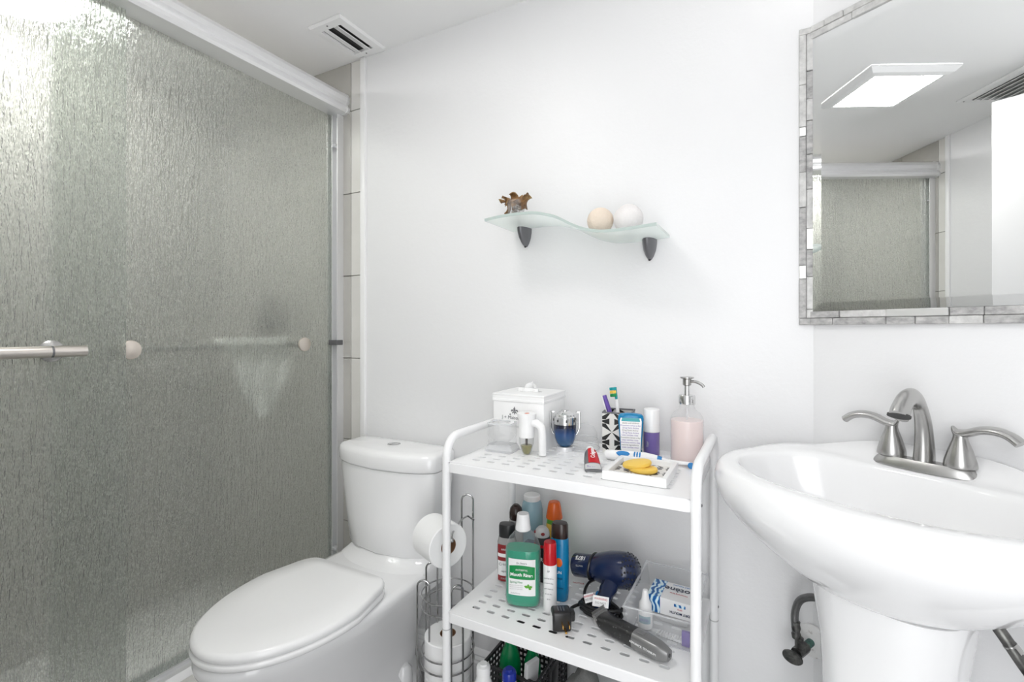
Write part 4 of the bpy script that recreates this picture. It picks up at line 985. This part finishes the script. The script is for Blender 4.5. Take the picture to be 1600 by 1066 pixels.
# soap dish
sdh = thing('soap_dish', 'white rectangular dish with black star mosaic floor', 'soap dish', (-.2365, 1.032, ZT))
def rc_(hx, hy, z): return [(hx, -hy, z), (hx, hy, z), (-hx, hy, z), (-hx, -hy, z)]
B().rings([rc_(.060, .067, 0), rc_(.0635, .070, .002), rc_(.0635, .070, .018), rc_(.0625, .069, .019), rc_(.055, .0615, .019), rc_(.054, .0605, .018), rc_(.053, .0595, .008)]).out('dish', 'white', sdh, smooth=0)
B().box(-.0528, .0528, -.0593, .0593, .0078, .0084).out('mosaic', 'star_h', sdh, smooth=0)
sb2 = [(0, 0), (.026, 0), (.030, .003), (.0305, .006), (.029, .009), (.018, .0108), (0, .0112)]
tag(B().lathe(sb2, 40, sy=.86).out('soap_bar', 'yellow'), 'yellow oval soap bar lying flat in the dish, lower of two', 'soap').location = (-.233, 1.030, ZT+.0086)
o = tag(B().lathe(sb2, 40, sy=.86).out('soap_bar', 'yellow'), 'yellow oval soap bar resting on top of the other', 'soap'); o.location = (-.246, 1.036, ZT+.0165); o.rotation_euler = (.05, -.16, .2)

# ------------------------------------------------------------ middle shelf items
ZM = .4832
def label_rect(b, w, h, z, y, t=.0005): b.box(-w/2, w/2, y-t, y, z-h/2, z+h/2)
# mouthwash
mw = thing('mouthwash_bottle', 'green mouth rinse bottle with white cap, front left of the middle shelf', 'mouthwash', (-.520, 1.040, ZM), .30)
B().rings(flat([(.036, .022, 0), (.041, .026, .004), (.0425, .0275, .02), (.0415, .027, .07), (.0425, .0275, .125), (.041, .027, .138), (.033, .024, .158), (.020, .018, .172), (.015, .015, .178)], 2.9)).out('shell', 'bottleclear', mw, smooth=60)
B().rings(flat([(.034, .020, .0025), (.0395, .0245, .006), (.0412, .0262, .02), (.0402, .0257, .07), (.0412, .0262, .125), (.0405, .0258, .134), (.0, .0, .1345)], 2.9)).out('liquid', 'minty', mw, smooth=60)
B().lathe([(.0165, .176), (.0185, .178), (.0185, .182), (.0175, .186), (.0145, .213), (.0135, .2155), (0, .216)], 30).out('cap', 'white', mw)
# curved label
def flab(x0, x1, z0, z1, m, nm, par, a, b_, p=2.9, off=.0006, cut=None):
    rows = []
    for k in range(7):
        z = z0+(z1-z0)*k/6; row = []
        for i in range(17):
            x = x0+(x1-x0)*i/16; zz = z
            if cut: zz = z0+((cut(x) if True else z1)-z0)*k/6
            y = -(b_+off)*(1-abs(x/(a+off))**p)**(1/p)
            row.append((x, y, zz))
        rows.append(row)
    return B().rings(rows, False, False, closed=False).out(nm, m, par, smooth=60)
lb = flab(-.031, .033, .032, .117, 'white', 'label', mw, .0425, .0275)
flab(-.029, .032, .070, .100, 'green', 'green_band', mw, .0425, .0275, off=.0009, cut=lambda x: .099+.004*(1-(x/.032)**2))
lettering('Mouth Rinse', .0105, (.001, -.0291, .081), (1, 0, 0), (0, 0, 1), 'printw', mw, bold=.0003)
lettering('ANTISEPTIC', .0055, (.001, -.0291, .092), (1, 0, 0), (0, 0, 1), 'printw', mw)
lettering('Dr. Swan’s', .0058, (.001, -.0289, .108), (1, 0, 0), (0, 0, 1), 'print', mw)
lettering('Spring Mint', .0065, (-.012, -.0289, .063), (1, 0, 0), (0, 0, 1), 'green', mw)
for k in range(3): lettering('kills germs that cause plaque', .0027, (-.012, -.0288, .056-.0045*k), (1, 0, 0), (0, 0, 1), 'printg', mw)
lettering('33.8 FL OZ (1 L)', .0032, (-.014, -.0288, .037), (1, 0, 0), (0, 0, 1), 'print', mw)
lf = B()
for ang, s0 in ((20, 1), (160, 1), (95, .85), (-25, .7)):
    a = math.radians(ang); L0 = .0105*s0; pts = []
    for k in range(8):
        u = k/7; pts.append((u*L0, .0028*math.sin(PI*u)))
    pts += [(x, -y) for x, y in pts[-2:0:-1]]
    lf.prism([(.017+x*math.cos(a)-y*math.sin(a), .052+x*math.sin(a)+y*math.cos(a)) for x, y in pts], 'y', -.0288, -.0278)
lf.out('mint_leaves', 'lime', mw, smooth=0)
# conditioner with black cap
cd = thing('shampoo_bottle', 'grey and dark red bottle with black cap at the left end of the middle shelf', 'bottle', (-.606, 1.118, ZM), .3)
B().rings(flat([(.021, .014, 0), (.024, .017, .004), (.0255, .0185, .03), (.0265, .019, .07), (.0255, .018, .10), (.022, .015, .114)], 2.3)).out('bottle', 'smoke', cd, smooth=60)
B().rings(flat([(.0205, .0145, .113), (.0215, .0155, .115), (.0215, .0155, .142), (.020, .0145, .147), (.0, .0, .148)], 2.4)).out('cap', 'black', cd, smooth=50)
for z0, z1, m_ in ((.004, .018, 'redl'), (.018, .056, 'white'), (.056, .066, 'redl'), (.066, .075, 'white'), (.075, .098, 'redl')):
    flab(-.022, .022, z0, z1, m_, 'label_band', cd, .0262, .0188, p=2.3)
lettering('Crème', .010, (-.004, -.0196, .048), (1, 0, 0), (0, 0, 1), 'print', cd); lettering('repair', .007, (-.004, -.0196, .030), (1, 0, 0), (0, 0, 1), 'print', cd)
lettering('HAIR', .007, (-.004, -.0196, .086), (1, 0, 0), (0, 0, 1), 'printw', cd); lettering('MASK', .007, (-.004, -.0196, .011), (1, 0, 0), (0, 0, 1), 'printg', cd)
# brown capped clear bottle behind
dk = thing('lotion_bottle', 'clear bottle with dark brown dome cap, back left behind the mouthwash', 'bottle', (-.617, 1.190, ZM))
B().lathe([(0, 0), (.018, 0), (.020, .003), (.020, .125), (.016, .135)], 28).out('bottle', 'smoke', dk)
B().lathe([(.0175, .133), (.0185, .135), (.0185, .150), (.016, .163), (.010, .170), (0, .172)], 28).out('cap', 'brown', dk)
B().tube([(x*.6, y*.6, .171) for x, y, z in cupr(.012, 0, 20)], .0012, 6, closed=True).out('cap_ridge', 'brown', dk)
# pale blue bottle white cap
lb_ = thing('powder_bottle', 'pale blue tall bottle with flat white cap at the back corner', 'bottle', (-.588, 1.232, ZM))
B().lathe([(0, 0), (.028, 0), (.030, .003), (.030, .150), (.027, .168), (.022, .178)], 36).out('bottle', 'ltblue', lb_, smooth=60)
B().lathe([(.0225, .177), (.023, .178), (.023, .190), (.021, .1925), (0, .193)], 36).out('cap', 'white', lb_)
tag(B().box(-.022, .022, -.012, .012, 0, .092, bev=.003).out('navy_carton', 'navy'), 'small navy blue carton behind the mouthwash', 'box').location = (-.553, 1.165, ZM)
# orange capped green
oc = thing('sunscreen_bottle', 'green bottle with tapered orange cap at the back', 'bottle', (-.520, 1.232, ZM))
B().rings(flat([(.019, .014, 0), (.0215, .016, .003), (.023, .017, .06), (.022, .016, .12), (.019, .0145, .142)], 2.3)).out('bottle', 'lime', oc, smooth=60)
B().lathe([(.0225, .139), (.0225, .143), (.0165, .178), (.014, .183), (0, .1845)], 30).out('cap', 'orange', oc)
flab(-.019, .019, .03, .125, 'yellow', 'label', oc, .0228, .0168, p=2.3)
# black roll on with grey dome
ro = thing('shower_gel_bottle', 'black and red bottle with grey flip-top dome between blue and green bottles', 'bottle', (-.524, 1.160, ZM))
B().rings(flat([(.019, .015, 0), (.021, .0165, .003), (.022, .0175, .05), (.0215, .017, .090), (.0205, .0165, .098)], 2.3)).out('bottle', 'black', ro, smooth=60)
B().rings(flat([(.0214, .0173, .090), (.0208, .0168, .099)], 2.3), False, False).out('red_band', 'red', ro, smooth=60)
B().lathe([(.0195, .098), (.0205, .100), (.0205, .114), (.0195, .116)], 30).out('collar', 'blackm', ro)
B().lathe([(.019, .116), (.0195, .122), (.0175, .131), (.011, .1385), (0, .1405)], 30).out('dome', 'printg', ro)
for a in (-150, -60):
    aa = math.radians(a); B().ball((.0165*math.cos(aa), .0165*math.sin(aa), .126), .0055, sz=.8, u=12, v=8).out('dome_window', 'redl', ro)
lettering('R', .014, (.006, -.0179, .060), (1, 0, 0), (0, 0, 1), 'printw', ro)
# blue shampoo
bs_ = thing('shampoo_bottle', 'bright blue flat shampoo bottle with dark brown cap', 'bottle', (-.449, 1.098, ZM), .12)
B().rings(flat([(.018, .013, 0), (.0205, .0155, .003), (.0220, .017, .02), (.0220, .017, .13), (.0215, .0165, .145), (.0195, .0155, .152)], 2.5)).out('bottle', 'cyan', bs_, smooth=60)
B().rings(flat([(.0200, .016, .151), (.0206, .0166, .153), (.0200, .016, .181), (.0175, .0145, .186), (.0, .0, .187)], 2.5)).out('cap', 'brown', bs_, smooth=50)
B().ball((0, 0, 0), .009, sx=1, sy=.12, sz=1.2).out('shell_emblem', 'orange', bs_).location = (.002, -.0172, .096)
for z, tx, s_z in ((.138, 'natural', .006), (.130, 'care', .006), (.072, 'SUN', .010), (.058, 'shampoo', .006), (.035, 'aloe & coconut', .0045)):
    lettering(tx, s_z, (.0, -.0175, z), (1, 0, 0), (0, 0, 1), 'cyan' if z > .12 else ('printw' if z == .072 else 'navy'), bs_)
# red and white tube
rt = thing('cream_tube', 'slim white bottle with glossy red cap beside the mouthwash', 'bottle', (-.452, 1.045, ZM), .2)
B().lathe([(0, 0), (.0150, 0), (.0158, .002), (.0160, .108), (.0155, .110)], 32).out('bottle', 'white', rt)
B().lathe([(.0158, .109), (.0160, .111), (.0150, .135), (.0148, .156), (.0135, .159), (0, .1595)], 32).out('cap', 'red', rt)
for z, tx, s_z in ((.096, 'EF', .006), (.080, 'repairing serum', .0038), (.069, 'moisture care', .0038), (.056, 'with vitamin E', .0038), (.044, 'for dry skin', .0036), (.032, '50 ml', .0036)):
    lettering(tx, s_z, (0, -.0163, z), (1, 0, 0), (0, 0, 1), 'print', rt)
# hair dryer
hd = thing('hair_dryer', 'navy blue hair dryer lying on the middle shelf', 'hair dryer', (-.345, 1.178, ZM+.062))
ax = Vector((1, -.12, .17)).normalized()
def axp(t_, off=(0, 0, 0)): return ax*t_+Vector(off)
pth = [(-.100, .0265), (-.097, .0285), (-.055, .0285), (-.050, .0275), (-.045, .030), (-.025, .036), (0, .0415), (.025, .043), (.045, .0415), (.058, .036), (.067, .026), (.072, .012)]
nz = [p for p in pth[:4]]
B().tube([axp(t_) for t_, r in nz], [r for t_, r in nz], 32).out('nozzle', 'navy', hd, smooth=50)
B().tube([axp(t_) for t_, r in pth[3:]], [r for t_, r in pth[3:]], 36).out('barrel', 'navy', hd, smooth=60)
B().tube([axp(-.1005), axp(-.099)], .024, 28).out('nozzle_mouth', 'black', hd)
u1 = Vector((0, 0, 1)); u1 = (u1-ax*u1.dot(ax)).normalized(); u2 = ax.cross(u1)
gh = B()
for k, (t_, r, n_) in enumerate(((.046, .0412, 18), (.0525, .0388, 17), (.0585, .0356, 15), (.0640, .030, 12), (.0685, .0225, 9))):
    for i in range(n_):
        a = 2*PI*(i+.5*(k % 2))/n_; c = axp(t_)+(u1*math.cos(a)+u2*math.sin(a))*r
        gh.ball(c-(u1*math.cos(a)+u2*math.sin(a))*.0012, .0028, u=8, v=6)
o = gh.out('vent_holes', 'black', hd); o['kind'] = 'stuff'
hp_ = [Vector((.012, -.020, -.012)), Vector((.006, -.05, -.03)), Vector((.004, -.085, -.042)), Vector((.008, -.115, -.046))]
B().tube(spline(hp_, 5), [(.017, .021)]*6+[(.014, .019)]*10, 18).out('handle', 'navy', hd, smooth=60)
B().ball((-.012, -.060, -.038), .008).out('switch', 'blue', hd)
vd = (u1*.85+Vector((0, -1, 0))*.5); vd = (vd-ax*vd.dot(ax)).normalized()
lettering('1875', .015, axp(-.073)+vd*.0292, -ax, vd.cross(-ax), 'printw', hd, bold=.0004)
vd = (u1*.35+Vector((0, -1, 0))*.9); vd = (vd-ax*vd.dot(ax)).normalized()
lettering('WATTS', .006, axp(-.073)+vd*.0291, -ax, vd.cross(-ax), 'printg', hd)
ring = [axp(-.048)+(u1*math.cos(2*PI*k/24)*.032+u2*math.sin(2*PI*k/24)*.032)+Vector((.006*math.cos(2*PI*k/24), 0, 0)) for k in range(24)]
B().tube(ring, .0032, 8, closed=True).out('cord_strap', 'black', hd)
for (pp, w_, h_, rx, rzz, m_) in (((.012, -.122, -.018), .036, .022, 1.0, .15, 'white'), ((-.018, -.112, -.022), .026, .018, 1.1, .9, 'white')):
    mt = Matrix.Translation(pp) @ Matrix.Rotation(rzz, 4, 'Z') @ Matrix.Rotation(rx, 4, 'X')
    tg = B().box(-w_/2, w_/2, -h_/2, h_/2, -.0003, .0003, mtx=mt).out('warning_tag', m_, hd, smooth=0)
    z3 = mt.to_3x3()
    lettering('WARNING', .0062, mt @ Vector((0, h_*.22, .0005)), z3 @ Vector((1, 0, 0)), z3 @ Vector((0, 1, 0)), 'red', hd); lettering('DO NOT', .006, mt @ Vector((0, -h_*.15, .0005)), z3 @ Vector((1, 0, 0)), z3 @ Vector((0, 1, 0)), 'print', hd)
# cord: coils and lead to the plug (world coordinates relative to hd)
off = Vector((-.345, 1.178, ZM+.062))
def rel(p): return Vector(p)-off
coil = []
for k in range(0, 90):
    a = 2*PI*k/22; r = .036+.004*math.sin(k*.37); coil.append(rel((-.340+r*1.25*math.cos(a), 1.075+r*.72*math.sin(a)+.002*math.sin(k*.7), ZM+.005+.0055*(k/22)+.002*math.sin(k*.9))))
lead0 = spline([rel((-.337, 1.068, ZM+.018)), rel((-.32, 1.09, ZM+.022)), rel((-.300, 1.12, ZM+.014)), rel((-.305, 1.15, ZM+.008))], 5)
B().tube(coil, .0038, 8).out('cord_coil', 'black', hd, smooth=60)
B().tube(spline([coil[8], rel((-.388, 1.070, ZM+.016)), rel((-.398, 1.045, ZM+.018)), rel((-.392, 1.020, ZM+.024)), rel((-.382, 1.006, ZM+.028))], 6), .0036, 8).out('cord', 'black', hd, smooth=60)
B().tube(spline([rel((-.337, 1.066, ZM+.012)), rel((-.385, 1.10, ZM+.02)), rel((-.392, 1.14, ZM+.03)), axp(-.046)-u1*.03], 6), .0036, 8).out('cord', 'black', hd, smooth=60)
pg = B(); mp_ = Matrix.Translation(rel((-.402, .990, ZM+.022))) @ Matrix.Rotation(.55, 4, 'Z')
pg.box(-.021, .021, -.017, .017, -.0215, .0215, bev=.006, mtx=mp_, seg=3); pg.box(.012, .030, -.010, .010, -.004, .018, bev=.004, mtx=mp_)
o = pg.out('plug', 'black', hd, smooth=40)
B().box(-.0215, -.0208, -.012, .012, -.016, .012, mtx=mp_).out('plug_label', 'white', hd, smooth=0)
for s in (-1, 1):
    B().box(s*.007-.001+.006, s*.007+.001+.006, -.034, -.016, -.004, .003, mtx=mp_, bev=.0005).out('prong', 'gold', hd)
B().tube([mp_ @ Vector((.006, -.016, -.013)), mp_ @ Vector((.006, -.032, -.013))], .0024, 10).out('ground_prong', 'gold', hd)
for k in range(3): B().box(-.008+.006*k, -.005+.006*k, -.008, .008, .0212, .0222, mtx=mp_, bev=.0003).out('reset_button', 'grip', hd)
# clippers
A_, C_ = Vector((-.322, 1.030, ZM+.020)), Vector((-.170, .978, ZM+.018)); dr = (C_-A_)
cl = thing('hair_clippers', 'black and grey cordless hair clippers at the front of the middle shelf', 'clippers', A_, math.atan2(dr.y, dr.x))
LN = dr.length
def cr(x, hy, hz_, zc=0, yc=0, p=3.2): return [(x, yc+a, zc+c) for a, c, _ in se_ring(hy, hz_, 0, n=28, p=p)]
B().rings([cr(.0, .021, .008, .006), cr(.004, .0225, .0125, .003), cr(.022, .019, .0165), cr(.045, .0175, .0175), (cr(.085, .0185, .018))]).out('front_body', 'clip_b', cl, smooth=50)
B().rings([cr(.0852, .0185, .018), cr(.110, .0185, .018), cr(.138, .017, .0165), cr(.150, .014, .0135), cr(LN, .010, .010)]).out('rear_body', 'clip_g', cl, smooth=50)
B().box(.092, .108, -.007, .007, .016, .0195, bev=.002).out('switch', 'clip_g', cl)
B().prism([(-.0225, -.002), (.0225, -.002), (.0205, .0), (-.0205, .0)], 'x', -.006, .006).out('x', 'clip_g', cl) if False else None
mbl = Matrix.Rotation(.9, 4, 'Y')
bl = B().box(-.018, .006, -.023, .023, .002, .0045, mtx=mbl); bl.box(-.014, .006, -.0215, .0215, .0055, .0075, mtx=mbl)
for k in range(18): bl.box(-.023, -.017, -.0215+.0025*k, -.0205+.0025*k, .002, .0042, mtx=mbl)
bl.out('blade', 'steel', cl, smooth=0)
B().tube([(LN-.001, 0, 0), (LN+.0006, 0, 0)], .004, 12).out('socket', 'black', cl)
lettering('ADVANCE  TITANIUM', .0062, (.112, -.0190, .0005), (1, -.02, 0), (0, 0, 1), 'printw', cl)
# acrylic bin and contents
bn = thing('acrylic_bin', 'clear acrylic bin at the right end of the middle shelf', 'bin', (-.201, 1.138, ZM))
def rq(hx, hy, z): return [(hx, -hy, z), (hx, hy, z), (-hx, hy, z), (-hx, -hy, z)]
B().rings([rq(.0605, .100, 0), rq(.0705, .112, .066), rq(.0690, .1105, .066), rq(.0595, .0985, .0018)]).out('shell', 'clear', bn, smooth=0)
B().rings([rq(.0705, .112, .064), rq(.0735, .1150, .0655), rq(.0735, .1150, .0675), rq(.0690, .1105, .0675), rq(.0690, .1105, .064)], False, False).out('rim', 'clear_rim', bn, smooth=0)
B().rings([rq(.0608, .1003, .0), rq(.0615, .1010, .002), rq(.0595, .099, .002)], False, False).out('base_edge', 'clear_rim', bn, smooth=0)
bx2 = thing('medicine_carton', 'white and blue mouth spray carton lying in the clear bin', 'box', (-.186, 1.138, ZM+.0275), -.04)
B().box(-.052, .052, -.038, .038, 0, .036, bev=.0006, seg=1).out('carton', 'white', bx2)
B().box(-.0525, -.024, -.0384, .0384, .0005, .0364).out('swirl_end', 'swirl', bx2, smooth=0)
lettering('biotène', .024, (.012, .010, .0367), (-1, 0, 0), (0, -1, 0), 'navy', bx2, bold=.0004)
lettering('DRY MOUTH', .0065, (.010, .030, .0367), (-1, 0, 0), (0, -1, 0), 'blue', bx2); lettering('Moisturizing Spray', .0052, (.010, -.008, .0367), (-1, 0, 0), (0, -1, 0), 'red', bx2)
B().box(.006, .030, -.0386, -.0381, .024, .030).out('blue_patch', 'swirl', bx2, smooth=0)
lettering('DRY MOUTH', .0072, (.018, -.0386, .011), (-1, 0, 0), (0, 0, -1), 'navy', bx2, bold=.0002); lettering('spray', .005, (.018, -.0386, .019), (-1, 0, 0), (0, 0, -1), 'red', bx2)
lettering('SPRAY', .011, (.044, 0, .0367), (0, 1, 0), (-1, 0, 0), 'navy', bx2)
tag(B().box(-.030, .030, -.028, .028, 0, .022, bev=.002).out('pill_organiser', 'printg'), 'pale grey box under the mouth spray carton in the bin', 'box').location = (-.186, 1.142, ZM+.0035)
db = thing('eye_drop_bottle', 'small white dropper bottle with pointed cap in the clear bin', 'dropper bottle', (-.239, 1.080, ZM+.0022))
B().lathe([(0, 0), (.0135, 0), (.015, .002), (.0155, .006), (.0155, .034), (.013, .040)], 28).out('bottle', 'white', db)
B().lathe([(.0135, .038), (.0138, .040), (.0135, .052), (.0085, .060), (.0065, .076), (.005, .081), (0, .0825)], 28).out('cap', 'white', db)
pc = B(); patch_cyl(pc, .0155, .014, .030, -135, -35); pc.out('label', 'ltblue', db); lettering('DROPS', .006, (.001, -.0160, .022), (1, 0, 0), (0, 0, 1), 'purple', db)
cm = thing('ribbed_comb', 'white ribbed comb lying at the front of the clear bin', 'comb', (-.212, 1.064, ZM+.0035), -.10)
cbm = B().box(0, .070, -.004, .004, 0, .004, bev=.001); 
for k in range(12): cbm.box(.004+.0055*k, .0065+.0055*k, -.008, .0085, .001, .007, bev=.0008, seg=1)
cbm.out('comb', 'white', cm)
tag(B().box(-.008, .008, -.004, .004, 0, .030, bev=.001).out('purple_packet', 'purple'), 'small purple packet in the right front of the clear bin', 'packet').location = (-.150, 1.052, ZM+.0025)
pp = thing('paper_slip', 'thin white paper slip with print on the middle shelf behind the blue bottle', 'paper', (-.445, 1.195, ZM+.0006), .2)
B().box(-.03, .03, -.02, .02, 0, .0006).out('sheet', 'paper', pp, smooth=0); lettering('NOTICE', .008, (.01, -.012, .0008), (1, 0, 0), (0, 1, 0), 'red', pp)

# ------------------------------------------------------------ bottom shelf items
ZB = .1332
bk = thing('black_basket', 'black perforated plastic basket on the bottom shelf', 'basket', (-.562, 1.145, ZB))
hx, hy, hh = .073, .098, .165
bs2 = B()
for k in range(12):
    u = -hx+2*hx*k/11
    for y in (-hy, hy): bs2.box(u-.0025, u+.0025, y-.001, y+.001, .002, hh)
for k in range(14):
    u = -hy+2*hy*k/13
    for x in (-hx, hx): bs2.box(x-.001, x+.001, u-.0025, u+.0025, .002, hh)
for k in range(11):
    z = .006+k*(hh-.012)/10
    for y in (-hy, hy): bs2.box(-hx, hx, y-.0012, y+.0012, z-.003, z+.003)
    for x in (-hx, hx): bs2.box(x-.0012, x+.0012, -hy, hy, z-.003, z+.003)
bs2.out('lattice_side', 'blackm', bk, smooth=0)
B().box(-hx, hx, -hy, hy, 0, .003).out('basket_floor', 'blackm', bk, smooth=0)
B().rings([rq(hx+.002, hy+.002, hh-.008), rq(hx+.004, hy+.004, hh), rq(hx-.002, hy-.002, hh), rq(hx-.002, hy-.002, hh-.008), rq(hx+.002, hy+.002, hh-.008)], False, False).out('rim', 'black', bk, smooth=0)
g1 = thing('detergent_bottle', 'green ribbed bottle leaning in the black basket, leftmost', 'bottle', (-.590, 1.105, ZB+.004))
prf = [(0, 0), (.025, 0), (.028, .003), (.029, .06)]
for k in range(6): prf += [(.0285, .07+.012*k), (.0275, .075+.012*k), (.0285, .080+.012*k)]
prf += [(.026, .155), (.020, .175), (.013, .190), (.012, .20), (.015, .201), (.015, .215), (0, .216)]
B().lathe(prf, 28).out('bottle', 'greenb', g1, smooth=50)
g2 = thing('cleaner_bottle', 'narrower green bottle with yellow-ringed label in the black basket', 'bottle', (-.530, 1.112, ZB+.004))
B().lathe([(0, 0), (.019, 0), (.0215, .003), (.0215, .15), (.018, .168), (.012, .18), (.012, .205), (0, .206)], 28).out('bottle', 'greenb', g2, smooth=50)
for k in range(5):
    q = B(); patch_cyl(q, .0216, .08+.014*k, .083+.014*k, -150, -30); q.out('label_line', 'lime', g2)
for lbl, x, y, mm, hgt, capm, rr0 in (('white plastic bottle with white cap at the left of the bottom shelf', -.598, .985, 'white', .214, 'white', .026), ('white plastic bottle with dark blue cap on the bottom shelf', -.530, .988, 'ltblue', .222, 'navyb', .026)):
    if 'navyb' not in M: M['navyb'] = mat('royal_blue_cap', (.01, .03, .3), .25)
    q = thing('cleaner_bottle', lbl, 'bottle', (x, y, ZB))
    B().lathe([(0, 0), (rr0-.002, 0), (rr0, .003), (rr0, hgt-.075), (rr0-.001, hgt-.06), (rr0-.006, hgt-.045), (.0165, hgt-.034), (.0150, hgt-.026)], 32).out('bottle', 'white' if mm == 'white' else 'white', q, smooth=60)
    B().lathe([(.0148, hgt-.027), (.0165, hgt-.026), (.0165, hgt-.010), (.015, hgt-.006), (.0095, hgt-.004), (.009, hgt), (0, hgt)], 28).out('cap', capm, q)
pk = thing('slim_packet', 'silver and purple slim packet leaning upright in the basket', 'packet', (-.524, 1.070, ZB+.006), -.35)
q = B().box(-.006, .006, -.02, .02, 0, .195, bev=.002, mtx=Matrix.Rotation(.09, 4, 'Y')); q.out('packet', 'alu', pk); 
B().box(-.0066, -.006, -.012, .012, .02, .18, mtx=Matrix.Rotation(.09, 4, 'Y')).out('purple_stripe', 'purple', pk, smooth=0)
tag(B().box(-.004, .004, -.022, .022, 0, .19, bev=.002, mtx=Matrix.Rotation(.06, 4, 'Y')).out('black_folder', 'black'), 'black flat case leaning beside the slim packet', 'case').location = (-.470, 1.085, ZB+.0006)
def lump(name, label, cat, loc, rx, ry, rz_, m, seed, amp=.10, pinch=0):
    from mathutils import noise as mn
    b = bmesh.new(); bmesh.ops.create_icosphere(b, subdivisions=5, radius=1)
    for v in b.verts:
        p = v.co.copy(); d = 1+amp*mn.noise(p*1.7+Vector((seed, 0, 0)))*2+amp*.5*mn.noise(p*4+Vector((0, seed, 0)))
        v.co = Vector((p.x*rx*d, p.y*ry*d, max(-.98, p.z)*rz_*d))
    lo = min(v.co.z for v in b.verts); s_ = B(); s_.join(b); o = s_.out(name, m, smooth=80); o.location = (loc[0], loc[1], ZB-lo+.0003); return tag(o, label, cat)
lump('fleece_cloth', 'bunched grey fleece cloth on the bottom shelf behind the front bottles', 'cloth', (-.390, 1.085, ZB+.098), .052, .072, .098, 'cloth', 3.1)
lump('plastic_bag', 'teal translucent plastic bag on the bottom shelf, right of the grey cloth', 'bag', (-.270, 1.085, ZB+.085), .048, .06, .092, 'tealbag', 8.3, .16)
